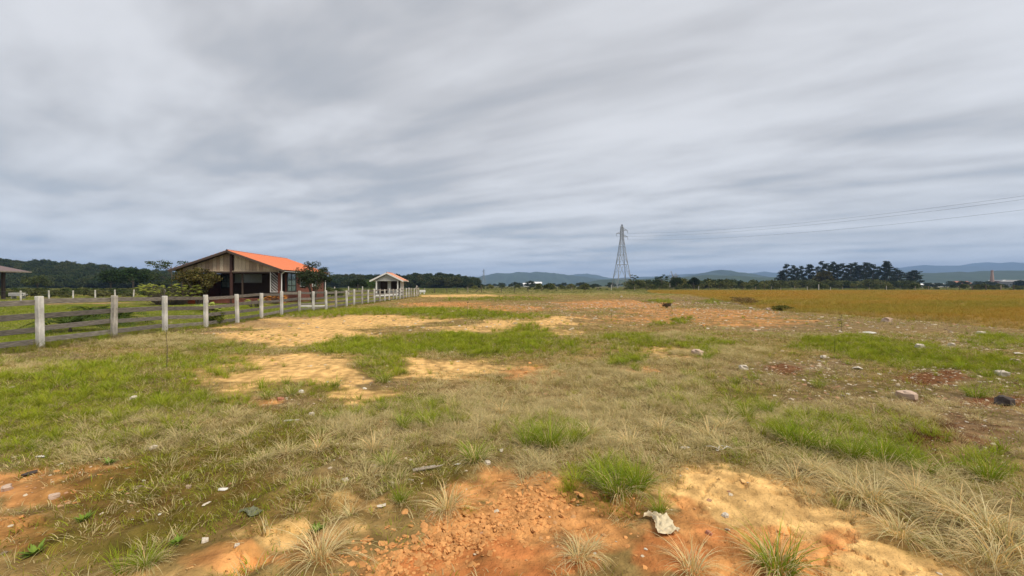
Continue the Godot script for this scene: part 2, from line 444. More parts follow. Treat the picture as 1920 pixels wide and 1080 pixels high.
func make_ground() -> void:
	var z := -8.0
	while z < 1.2:
		rows.append(z)
		z += 0.4
	z = 1.2
	while z < 170.0:
		rows.append(z)
		z += maxf(0.014, (0.0062 if z < 5.5 else 0.0095) * z)
	while z < 9000.0:
		rows.append(z)
		z *= 1.13
	var NR := rows.size()
	var total := NR * NC
	for k in ["tan", "orange", "red", "green", "dry", "moss", "stony", "rust", "litter"]:
		var a := PackedFloat32Array()
		a.resize(total)
		W[k] = a
	for p in patches:
		var strength: float = p[5]
		if p[0] == "orange" and p[2] < 620:
			strength *= 0.6
		var a: PackedFloat32Array = W[p[0]]
		var zn: float = FOCAL * EYE / (p[2] + p[4] - HORIZON)
		var zf: float = FOCAL * EYE / maxf(p[2] - p[4] - HORIZON, 2.0)
		var zc := (zn + zf) / 2.0
		var rz := (zf - zn) / 2.0
		var cx: float = (p[1] - 960.0) * zc / FOCAL
		# the far end of a patch that reaches up the picture leans outwards; keep its axis along the ray on the ground
		var rx: float = p[3] * zc / FOCAL
		var lean := cx / zc
		var wob := minf(rx, rz) * 0.55
		var f := 1.0 / maxf(minf(rx, rz) * 1.1, 0.25)
		var r0 := maxi(rows.bsearch(zc - rz * 1.9), 0)
		var r1 := mini(rows.bsearch(zc + rz * 1.9), NR)
		for r in range(r0, r1):
			var zz := rows[r]
			var w := half_width(zz)
			var mid := cx + (zz - zc) * lean
			var j0 := clampi(int(((mid - rx * 1.9) / w + 1.0) * 0.5 * (NC - 1)), 0, NC - 1)
			var j1 := clampi(int(((mid + rx * 1.9) / w + 1.0) * 0.5 * (NC - 1)) + 1, 0, NC)
			for j in range(j0, j1):
				var x := (2.0 * j / (NC - 1) - 1.0) * w
				var dx := (x - mid + wob * warp.get_noise_2d(x * f, zz * f + 50.0)) / rx
				var dz := (zz - zc + wob * warp.get_noise_2d(x * f + 80.0, zz * f)) / rz
				var d := sqrt(dx * dx + dz * dz)
				if d < 1.35:
					var s := clampf((1.35 - d) / 0.75, 0.0, 1.0)
					var q := s * s * (3.0 - 2.0 * s) * strength
					if q > a[r * NC + j]:
						a[r * NC + j] = q
		W[p[0]] = a
	var v := PackedVector3Array()
	var c := PackedColorArray()
	var uv := PackedVector2Array()
	v.resize(total)
	c.resize(total)
	uv.resize(total)
	var cracks := FastNoiseLite.new()
	cracks.seed = 9
	cracks.noise_type = FastNoiseLite.TYPE_CELLULAR
	cracks.cellular_return_type = FastNoiseLite.RETURN_DISTANCE2_SUB
	cracks.frequency = 3.4
	cracks.fractal_type = FastNoiseLite.FRACTAL_NONE
	cracks.domain_warp_enabled = true
	cracks.domain_warp_amplitude = 0.22
	cracks.domain_warp_frequency = 2.6
	var T := Vector3(0.68, 0.425, 0.165)
	var O := Vector3(0.56, 0.27, 0.095)
	var R := Vector3(0.47, 0.18, 0.06)
	var base := Vector3(0.22, 0.15, 0.055)
	var base2 := Vector3(0.33, 0.22, 0.085)
	for r in NR:
		var zz := rows[r]
		var w := half_width(zz)
		for j in NC:
			var x := (2.0 * j / (NC - 1) - 1.0) * w
			var k := r * NC + j
			var y := height(x, zz)
			v[k] = Vector3(x, y, -zz)
			uv[k] = Vector2(x, zz)
			if zz > 300.0:
				var far := 0.5 + 0.5 * noise_a.get_noise_2d(x * 0.05, zz * 0.05)
				var q := Vector3(0.10, 0.115, 0.035).lerp(Vector3(0.20, 0.18, 0.06), far)
				c[k] = Color(q.x, q.y, q.z)
				continue
			var n1 := noise_b.get_noise_2d(x * 1.7 + 31.0, zz * 1.7)
			var n2 := warp.get_noise_2d(x * 2.3, zz * 2.3 - 19.0)
			var col := base.lerp(base2, clampf(0.5 + n1, 0.0, 1.0))
			var n3 := noise_c.get_noise_2d(x * 1.1 + 5.0, zz * 1.1)
			var edge := n1 * 0.3 + n2 * 0.2 + n3 * 0.34
			var fs := field_side(x, zz)
			var fence_x := -(11.615 + 0.0385 * zz)
			if x < fence_x - 0.3:
				col = Vector3(0.13, 0.15, 0.035).lerp(Vector3(0.22, 0.20, 0.06), clampf(0.5 + n1 * 1.2, 0.0, 1.0))
				if zz > 30.0 and zz < 70.0 and warp.get_noise_2d(x * 0.25, zz * 0.1) > 0.25:
					col = Vector3(0.42, 0.25, 0.13)
			elif zz > 75.0:
				col = Vector3(0.30, 0.24, 0.095).lerp(Vector3(0.17, 0.17, 0.05), clampf(0.5 + noise_a.get_noise_2d(x * 0.3, zz * 0.6) * 1.5, 0.0, 1.0))
			if fs > 0.0 and zz < 136.0:
				col = Vector3(0.34, 0.20, 0.055).lerp(Vector3(0.27, 0.18, 0.055), clampf(0.5 + n1, 0.0, 1.0))
			var g: float = clampf(W["green"][k] + edge, 0.0, 1.0) * float(W["green"][k] > 0.02)
			var m: float = clampf(W["moss"][k] + edge, 0.0, 1.0) * float(W["moss"][k] > 0.02)
			var d: float = clampf(W["dry"][k] + edge, 0.0, 1.0) * float(W["dry"][k] > 0.02)
			var t: float = clampf((W["tan"][k] + edge) * 2.4 - 0.7, 0.0, 1.0) * float(W["tan"][k] > 0.02)
			var o: float = clampf((W["orange"][k] + edge) * 2.2 - 0.6, 0.0, 1.0) * float(W["orange"][k] > 0.02)
			var e: float = clampf((W["red"][k] + edge) * 1.8 - 0.5, 0.0, 1.0) * float(W["red"][k] > 0.02)
			var s: float = clampf(W["stony"][k] + edge, 0.0, 1.0) * float(W["stony"][k] > 0.02)
			var u: float = clampf((W["rust"][k] + edge) * 1.5 - 0.3, 0.0, 1.0) * float(W["rust"][k] > 0.02)
			var l: float = clampf(W["litter"][k] + edge, 0.0, 1.0) * float(W["litter"][k] > 0.02)
			if zz > 1.5 and zz < 6.0 and maxf(t, o) > 0.6:
				# shrinkage cracks: grooves between the plates of dried clay
				var gap := cracks.get_noise_2d(x, zz) + 1.0
				var open := clampf(0.4 + 1.6 * n1 + 0.4 * t, 0.0, 1.0)
				if gap < 0.075:
					v[k].y -= 0.045 * open * (1.0 - gap / 0.075)
			col = col.lerp(Vector3(0.20, 0.145, 0.085), s * 0.75)
			col = col.lerp(T * (1.0 + 0.25 * n1), t)
			col = col.lerp(O * (1.0 + 0.3 * n1), o)
			col = col.lerp(R * (1.0 + 0.3 * n2), e)
			col = col.lerp(Vector3(0.115, 0.065, 0.016).lerp(Vector3(0.105, 0.085, 0.014), clampf(0.5 + n2 * 1.5, 0.0, 1.0)), m * 0.85)
			col = col.lerp(Vector3(0.23, 0.165, 0.085), d * 0.6)
			col = col.lerp(Vector3(0.10, 0.095, 0.02), g * 0.75)
			col = col.lerp(Vector3(0.16, 0.05, 0.02), u * 0.7)
			col = col.lerp(Vector3(0.19, 0.135, 0.08), l * 0.8)
			col *= 1.0 + 0.16 * noise_c.get_noise_2d(x * 1.3, zz * 1.3)
			c[k] = Color(col.x * 1.22, col.y * 1.22, col.z * 1.22)
	var idx := PackedInt32Array()
	idx.resize((NR - 1) * (NC - 1) * 6)
	var at := 0
	for r in NR - 1:
		for j in NC - 1:
			var a := r * NC + j
			idx[at] = a
			idx[at + 1] = a + NC
			idx[at + 2] = a + 1
			idx[at + 3] = a + 1
			idx[at + 4] = a + NC
			idx[at + 5] = a + NC + 1
			at += 6
	var soil := StandardMaterial3D.new()
	soil.resource_name = "soil"
	soil.vertex_color_use_as_albedo = true
	soil.roughness = 0.96
	soil.metallic_specular = 0.15
	soil.albedo_texture = noise_tex(3, 0.006, Color(0.76, 0.75, 0.74), Color(1, 1, 1), 1024, 8)
	soil.uv1_scale = Vector3(0.62, 0.62, 1)
	soil.heightmap_enabled = true
	var cr := FastNoiseLite.new()
	cr.seed = 12
	cr.noise_type = FastNoiseLite.TYPE_CELLULAR
	cr.cellular_return_type = FastNoiseLite.RETURN_DISTANCE2_SUB
	cr.frequency = 0.0055
	cr.domain_warp_enabled = true
	cr.domain_warp_amplitude = 40.0
	cr.domain_warp_frequency = 0.02
	cr.fractal_octaves = 3
	var ct := NoiseTexture2D.new()
	ct.noise = cr
	ct.width = 1024
	ct.height = 1024
	ct.seamless = true
	var gr := Gradient.new()
	gr.offsets = PackedFloat32Array([0.0, 0.045, 1.0])
	gr.colors = PackedColorArray([Color.BLACK, Color(0.85, 0.85, 0.85), Color.WHITE])
	ct.color_ramp = gr
	soil.heightmap_texture = ct
	soil.heightmap_scale = 1.5
	var grain := FastNoiseLite.new()
	grain.seed = 31
	grain.frequency = 0.022
	grain.fractal_octaves = 8
	grain.fractal_gain = 0.66
	var gt := NoiseTexture2D.new()
	gt.noise = grain
	gt.width = 1024
	gt.height = 1024
	gt.seamless = true
	gt.as_normal_map = true
	gt.bump_strength = 12.0
	soil.normal_enabled = true
	soil.normal_texture = gt
	soil.normal_scale = 0.8
	structure("ground", mesh_of(v, idx, c, uv, true), soil)

# ---------------------------------------------------------------- small cover
func tuft_mesh(seed_: int, n: int, spread: float, tall: float, width: float, droop: float, tones: Array, joints := 3) -> ArrayMesh:
	rng.seed = seed_
	var b := Bag.new()
	for k in n:
		var a := rng.randf() * TAU
		var out := Vector3(cos(a), 0, sin(a))
		var root := out * spread * sqrt(rng.randf())
		var dir := Vector3(cos(a + rng.randfn() * 0.5), 0, sin(a + rng.randfn() * 0.5))
		var len_ := tall * rng.randf_range(0.55, 1.15)
		var lean := rng.randf_range(0.05, 0.5) + droop * rng.randf_range(0.0, 0.7)
		var side := dir.cross(Vector3.UP).rotated(Vector3.UP, rng.randf_range(-0.9, 0.9))
		var tone: Color = tones[rng.randi() % tones.size()]
		tone = tone * rng.randf_range(0.8, 1.2)
		tone.a = 1.0
		var p := root - Vector3(0, 0.012, 0)
		var base := b.v.size()
		for s in joints + 1:
			var t := float(s) / joints
			var wd := width * (1.0 - t * 0.85) * 0.5
			b.v.append_array([p - side * wd, p + side * wd])
			b.c.append_array([tone, tone])
			var ang := lean + (droop * 1.5 + 0.25) * t
			p += (Vector3.UP * cos(ang) + dir * sin(ang)) * len_ / joints
		for s in joints:
			var q := base + s * 2
			b.i.append_array([q, q + 2, q + 1, q + 1, q + 2, q + 3])
	return b.mesh()

func stone_mesh(seed_: int, rough := 0.3, flat := 0.6) -> ArrayMesh:
	var n := FastNoiseLite.new()
	n.seed = seed_
	n.frequency = 0.9
	var v := PackedVector3Array()
	var idx := PackedInt32Array()
	var R := 6
	var S := 9
	for r in R + 1:
		var ph := PI * r / R
		for s in S:
			var th := TAU * s / S
			var d := Vector3(sin(ph) * cos(th), cos(ph), sin(ph) * sin(th))
			var q := d * (1.0 + rough * n.get_noise_3dv(d * 1.6) * 2.0)
			q.x = clampf(q.x, -0.82, 0.9)
			q.z = clampf(q.z, -0.9, 0.8)
			q.y = clampf(q.y * flat, -0.5, flat * 0.8)
			v.append(q)
	for r in R:
		for s in S:
			var a := r * S + s
			var b := r * S + (s + 1) % S
			idx.append_array([a, b, a + S, b, b + S, a + S])
	return mesh_of(v, idx)

func shard_mesh(seed_: int, n := 7, thick := 0.06, crumple := 0.12) -> ArrayMesh:
	rng.seed = seed_
	var b := Bag.new()
	var top := []
	var bottom := []
	for k in n:
		var a := TAU * (k + rng.randf_range(-0.3, 0.3)) / n
		var r := rng.randf_range(0.6, 1.1)
		var p := Vector3(cos(a) * r, rng.randf_range(0, crumple), sin(a) * r * 0.7)
		top.append(p + Vector3(0, thick, 0))
		bottom.append(p)
	var mid := Vector3(0, crumple * 1.2 + thick, 0)
	var low := Vector3(0, 0, 0)
	for k in n:
		var j := (k + 1) % n
		b.tri(mid, top[k], top[j], Vector3(0, -3, 0))
		b.tri(low, bottom[k], bottom[j], Vector3(0, 3, 0))
		b.quad(top[k], top[j], bottom[j], bottom[k], Vector3.ZERO)
	return b.mesh()

func scatter(called: String, mesh: Mesh, m: Material, list: Array) -> MultiMeshInstance3D:
	var mm := MultiMesh.new()
	mm.transform_format = MultiMesh.TRANSFORM_3D
	mm.use_colors = true
	mm.mesh = mesh
	mm.instance_count = list.size()
	for k in list.size():
		mm.set_instance_transform(k, list[k][0])
		mm.set_instance_color(k, list[k][1])
	var o := MultiMeshInstance3D.new()
	o.multimesh = mm
	o.material_override = m
	o.name = numbered(called)
	add_child(o)
	o.set_meta("kind", "stuff")
	return o

func random_spot(z0: float, z1: float) -> Vector2:
	# even over the ground between two depths, a little wider than the view
	while true:
		var z := sqrt(lerpf(z0 * z0, z1 * z1, rng.randf()))
		var x := rng.randf_range(-1, 1) * (1.27 * z1 + 1.3)
		if absf(x) < 1.27 * z + 1.3:
			return Vector2(x, z)
	return Vector2.ZERO

func placed(x: float, z: float, size: float, tall := 1.0, lean := 0.12) -> Transform3D:
	var t := Basis(Vector3.UP, rng.randf() * TAU)
	t = Basis(Vector3(1, 0, 0), rng.randf_range(-lean, lean)) * Basis(Vector3(0, 0, 1), rng.randf_range(-lean, lean)) * t
	return Transform3D(t.scaled_local(Vector3(size, size * tall, size)), Vector3(x, height(x, z), -z))

func behind_fence(x: float, z: float) -> bool:
	return x < -(11.45 + 0.0385 * z) and z < 66.0

func make_cover() -> void:
	var one := [Color(1, 1, 1)]
	var tones := [Color(1, 1, 1), Color(0.8, 0.9, 0.8), Color(1.15, 1.05, 0.95), Color(0.9, 1.0, 1.1)]
	var mixed := [Color(1, 1, 1), Color(0.8, 0.9, 0.8), Color(1.5, 1.15, 2.1), Color(1.7, 1.25, 2.6)]
	var carpet := [tuft_mesh(101, 26, 0.13, 0.075, 0.0042, 0.7, tones), tuft_mesh(102, 30, 0.15, 0.06, 0.0045, 0.9, tones), tuft_mesh(103, 20, 0.12, 0.10, 0.004, 0.6, tones)]
	var green := [tuft_mesh(111, 55, 0.07, 0.30, 0.007, 0.35, mixed, 4), tuft_mesh(112, 60, 0.09, 0.26, 0.007, 0.5, tones, 4), tuft_mesh(113, 46, 0.06, 0.34, 0.007, 0.25, tones, 4)]
	var straw := [tuft_mesh(121, 58, 0.10, 0.32, 0.0068, 0.95, tones, 4), tuft_mesh(122, 64, 0.13, 0.27, 0.0068, 1.15, tones, 4), tuft_mesh(123, 50, 0.09, 0.36, 0.0062, 0.8, tones, 4)]
	var stalk := [tuft_mesh(131, 22, 0.16, 0.52, 0.014, 0.12, tones), tuft_mesh(132, 20, 0.2, 0.62, 0.014, 0.2, tones), tuft_mesh(133, 24, 0.18, 0.46, 0.015, 0.3, tones)]
	var G := Color(0.235, 0.30, 0.018)
	var G2 := Color(0.35, 0.35, 0.03)
	var D := Color(0.68, 0.54, 0.275)
	var D2 := Color(0.50, 0.385, 0.195)
	var OLIVE := Color(0.20, 0.175, 0.022)
	var lists := {}
	for k in 3:
		lists["carpet%d" % k] = []
		lists["green%d" % k] = []
		lists["straw%d" % k] = []
		lists["stalk%d" % k] = []
	rng.seed = 2024
	# short growth everywhere; fewer, larger tussocks with distance, where single blades cannot be seen
	for band in [[1.7, 6.0, 15500, 1.0], [6.0, 14.0, 30000, 1.35], [14.0, 34.0, 42000, 2.1], [34.0, 85.0, 30000, 3.2]]:
		for n in int(band[2]):
			var s := random_spot(band[0], band[1])
			var x := s.x
			var z := s.y
			if field_side(x, z) > 0.3:
				continue
			var lawn := behind_fence(x, z)
			var g := cover_at("green", x, z)
			var d := cover_at("dry", x, z)
			var m := cover_at("moss", x, z)
			var bare := maxf(cover_at("tan", x, z), maxf(cover_at("orange", x, z), cover_at("red", x, z)))
			var p := 0.5 + 0.5 * maxf(g, maxf(d, m)) - 0.75 * bare * (1.0 - 0.6 * g) - 0.4 * cover_at("stony", x, z) - 0.25 * cover_at("rust", x, z)
			p += 0.45 * noise_b.get_noise_2d(x * 2.0 + 9.0, z * 2.0)
			if lawn:
				p = 0.9
				g = 0.8
			if rng.randf() > p:
				continue
			var col: Color
			var q := rng.randf()
			if rng.randf() < d * 0.75:
				col = D2.lerp(D, rng.randf())
			elif q < 0.2 + 0.65 * g:
				col = G.lerp(G2, rng.randf())
			elif q < 0.55 + 0.25 * g + 0.2 * m:
				col = OLIVE.lerp(G2, rng.randf() * 0.5)
			else:
				col = D2.lerp(D, rng.randf())
			if cover_at("rust", x, z) > 0.4:
				col = Color(0.15, 0.045, 0.018)
			if lawn and rng.randf() < 0.75:
				col = Color(0.17, 0.24, 0.02).lerp(Color(0.30, 0.30, 0.04), rng.randf())
			var tone := rng.randf_range(0.8, 1.15)
			col = Color(col.r * tone, col.g * tone, col.b * tone)
			lists["carpet%d" % (rng.randi() % 3)].append([placed(x, z, rng.randf_range(0.7, 1.25) * float(band[3]), 1.0 if band[3] < 1.5 else 0.75), col])
	# upright green grass and drooping straw
	for band in [[1.9, 6.0, 4600, 0.62], [6.0, 14.0, 15000, 0.72], [14.0, 34.0, 30000, 0.95], [34.0, 85.0, 20000, 1.4]]:
		for n in int(band[2]):
			var s := random_spot(band[0], band[1])
			var x := s.x
			var z := s.y
			if behind_fence(x, z) or field_side(x, z) > 0.2:
				continue
			var g := cover_at("green", x, z)
			var d := cover_at("dry", x, z)
			var q := rng.randf()
			var lump := 0.5 + 1.0 * noise_b.get_noise_2d(x * 2.0, z * 2.0 + 77.0)
			var sz := rng.randf_range(0.55, 1.1) * float(band[3])
			if q < g * lump * 0.85:
				var col := G.lerp(G2, rng.randf())
				var tone := rng.randf_range(0.85, 1.2)
				lists["green%d" % (rng.randi() % 3)].append([placed(x, z, sz, 0.85), Color(col.r * tone, col.g * tone, col.b * tone)])
				if rng.randf() < 0.3:
					lists["straw%d" % (rng.randi() % 3)].append([placed(x, z, sz * 0.8, 0.7), D2])
			elif q > 1.0 - d * clampf(lump * 2.2 - 0.35, 0.06, 1.0):
				var col := D2.lerp(D, rng.randf())
				lists["straw%d" % (rng.randi() % 3)].append([placed(x, z, sz, 0.85, 0.3), col])
				if z < 14.0:
					lists["straw%d" % (rng.randi() % 3)].append([placed(x + rng.randfn() * 0.15, z + rng.randfn() * 0.15, sz * 0.9, 0.7, 0.45), D2.lerp(D, rng.randf())])
			elif q > 0.5 and q < 0.505 + 0.03 * float(z > 6.0):
				lists[("green%d" if rng.randf() < 0.6 else "straw%d") % (rng.randi() % 3)].append([placed(x, z, sz * 0.6), G2 if rng.randf() < 0.5 else D2])
	# growth along the foot of the fence
	for n in 900:
		var z := 7.5 + 56.0 * pow(rng.randf(), 1.6)
		var x := -(11.615 + 0.0385 * z) + rng.randfn() * 0.22
		var which := "straw%d" if rng.randf() < 0.55 else "green%d"
		lists[which % (rng.randi() % 3)].append([placed(x, z, rng.randf_range(0.35, 0.9)), Color(0.27, 0.205, 0.12) if which == "straw%d" else OLIVE.lerp(G, rng.randf())])
	# the ochre field
	for band in [[12.0, 32.0, 15000, 0.75], [32.0, 70.0, 34000, 1.05], [70.0, 136.0, 34000, 1.6]]:
		for n in int(band[2]):
			var s := random_spot(band[0], band[1])
			var fs := field_side(s.x, s.y)
			if fs < noise_b.get_noise_2d(s.x, s.y) * 1.2:
				continue
			var t := clampf((0.6 if s.y < 48.0 else 0.25) + 1.3 * noise_a.get_noise_2d(s.x * 0.4, s.y * 1.1), 0.0, 1.0)
			var col := Color(0.47, 0.255, 0.055).lerp(Color(0.33, 0.27, 0.05), clampf(t * 0.8 + rng.randf() * 0.4, 0.0, 1.0))
			if fs < 1.6:
				col = col.lerp(Color(0.42, 0.31, 0.12), rng.randf())
			lists["stalk%d" % (rng.randi() % 3)].append([placed(s.x, s.y, rng.randf_range(0.6, 1.1) * float(band[3]), 0.75 if s.y < 40.0 else 0.5), col])
	# pale rank grass along the far fence and beyond it
	for n in 26000:
		var s := random_spot(85.0, 240.0)
		if field_side(s.x, s.y) > 0.0 and s.y < 130.0:
			continue
		var t := clampf(0.5 + 1.3 * noise_a.get_noise_2d(s.x * 0.3 + 7.0, s.y * 0.7), 0.0, 1.0)
		var col := Color(0.34, 0.30, 0.13).lerp(Color(0.15, 0.17, 0.045), clampf(t + rng.randf() * 0.3 + (0.35 if s.y > 145.0 else 0.0), 0.0, 1.0))
		lists["stalk%d" % (rng.randi() % 3)].append([placed(s.x, s.y, rng.randf_range(1.4, 2.6), 0.4), col])
	for k in 3:
		var a := scatter("short_grass", carpet[k], M.blade, lists["carpet%d" % k])
		tag(a, "short sparse olive and straw grass covering the plot", "grass", "short grass")
		var b := scatter("green_grass", green[k], M.blade, lists["green%d" % k])
		tag(b, "bright green grass growing in patches on the plot", "grass", "green grass patches")
		var c := scatter("straw_grass", straw[k], M.blade, lists["straw%d" % k])
		tag(c, "pale dry straw grass lying in drooping clumps", "grass", "straw grass patches")
		var d := scatter("ochre_grass", stalk[k], M.blade, lists["stalk%d" % k])
		tag(d, "tall ochre dry grass of the field by the far fence", "grass", "ochre field grass")
	# stones, clods and straw bits too many to count
	var pebble := [stone_mesh(1), stone_mesh(2, 0.35, 0.5), stone_mesh(3, 0.4, 0.45)]
	var pl := [[], [], []]
	var cl := [[], [], []]
	for band in [[1.7, 6.0, 12000, 0.0075], [6.0, 14.0, 34000, 0.014], [14.0, 40.0, 40000, 0.030], [40.0, 80.0, 5000, 0.06]]:
		for n in int(band[2]):
			var s := random_spot(band[0], band[1])
			if behind_fence(s.x, s.y) or field_side(s.x, s.y) > 0.0:
				continue
			var st := cover_at("stony", s.x, s.y)
			var soil := maxf(cover_at("orange", s.x, s.y), cover_at("red", s.x, s.y))
			var tan_ := cover_at("tan", s.x, s.y)
			var q := rng.randf()
			var size: float = float(band[3]) * minf(exp(rng.randfn() * 0.6), 3.0)
			if q < 0.03 + 0.85 * st:
				var t := rng.randf()
				var col := Color(0.52, 0.43, 0.31) if t < 0.45 else Color(0.24, 0.18, 0.12) if t < 0.7 else Color(0.42, 0.24, 0.14) if t < 0.92 else Color(0.60, 0.54, 0.43)
				if soil > 0.3 and col.r < 0.4:
					col = Color(0.46, 0.25, 0.11)
				pl[rng.randi() % 3].append([placed(s.x, s.y, size, 0.75, 0.4), col])
			elif q > 1.0 - 0.34 * soil - 0.09 * tan_:
				var tone := rng.randf_range(0.7, 1.2)
				var col := Color(0.54, 0.255, 0.09) if soil > tan_ else Color(0.60, 0.375, 0.155)
				cl[rng.randi() % 3].append([placed(s.x, s.y, size * 1.1, 0.7, 0.5), Color(col.r * tone, col.g * tone, col.b * tone)])
	# the broken clay rim at the front
	for n in 1500:
		var t := rng.randf()
		var p := ground_at(lerpf(700, 1040, t) + rng.randfn() * 40.0, lerpf(1075, 930, t) + rng.randfn() * 22.0)
		var tone := rng.randf_range(0.75, 1.15)
		cl[rng.randi() % 3].append([placed(p.x, -p.z, 0.011 * minf(exp(rng.randfn() * 0.55), 2.6), 0.8, 0.6), Color(0.56 * tone, 0.275 * tone, 0.10 * tone)])
	for k in 3:
		var a := scatter("gravel", pebble[k], M.tinted, pl[k])
		tag(a, "loose pale gravel and rubble strewn over the plot", "gravel", "gravel")
		var b := scatter("soil_clods", pebble[k], M.tinted, cl[k])
		tag(b, "crumbs and clods of orange clay on bare soil", "soil", "clay clods")
	# dead straws lying flat
	var straws := []
	var line := tuft_mesh(151, 5, 0.06, 0.16, 0.003, 0.2, tones, 2)
	for n in 9000:
		var s := random_spot(1.7, 13.0)
		var d := cover_at("dry", s.x, s.y) + 0.4 * cover_at("moss", s.x, s.y) + 0.2
		if behind_fence(s.x, s.y) or rng.randf() > d:
			continue
		var t := placed(s.x, s.y, rng.randf_range(0.6, 1.3))
		t.basis = t.basis * Basis(Vector3(1, 0, 0), 1.35)
		t.origin.y += 0.015
		straws.append([t, D.lerp(D2, rng.randf())])
	tag(scatter("fallen_straw", line, M.blade, straws), "dead grass stems lying loose on the soil", "grass", "fallen straw")

# ---------------------------------------------------------------- trees
func clump(b: Bag, at: Vector3, radii: Vector3, n: int, size: float, col: Color, vary := 0.35) -> void:
	for k in n:
		var d := rand_dir()
		var p := at + d * pow(rng.randf(), 0.42) * radii
		var along := (rand_dir() + d * 0.4 + Vector3(0, -0.15, 0)).normalized() * size * rng.randf_range(0.6, 1.3)
		var across := along.cross(rand_dir()).normalized() * along.length() * 0.55
		var t := rng.randf_range(1 - vary, 1 + vary)
		var y := rng.randf_range(0.85, 1.25)
		b.leaf(p, along, across, Color(col.r * t * y, col.g * t, col.b * t))

func limbs(b: Bag, from: Vector3, ends: Array, r: float) -> void:
	for e in ends:
		var mid: Vector3 = from.lerp(e, 0.5) + Vector3(0, (e - from).length() * 0.08, 0)
		b.tube([from, mid, e], [r, r * 0.7, r * 0.3], 5)

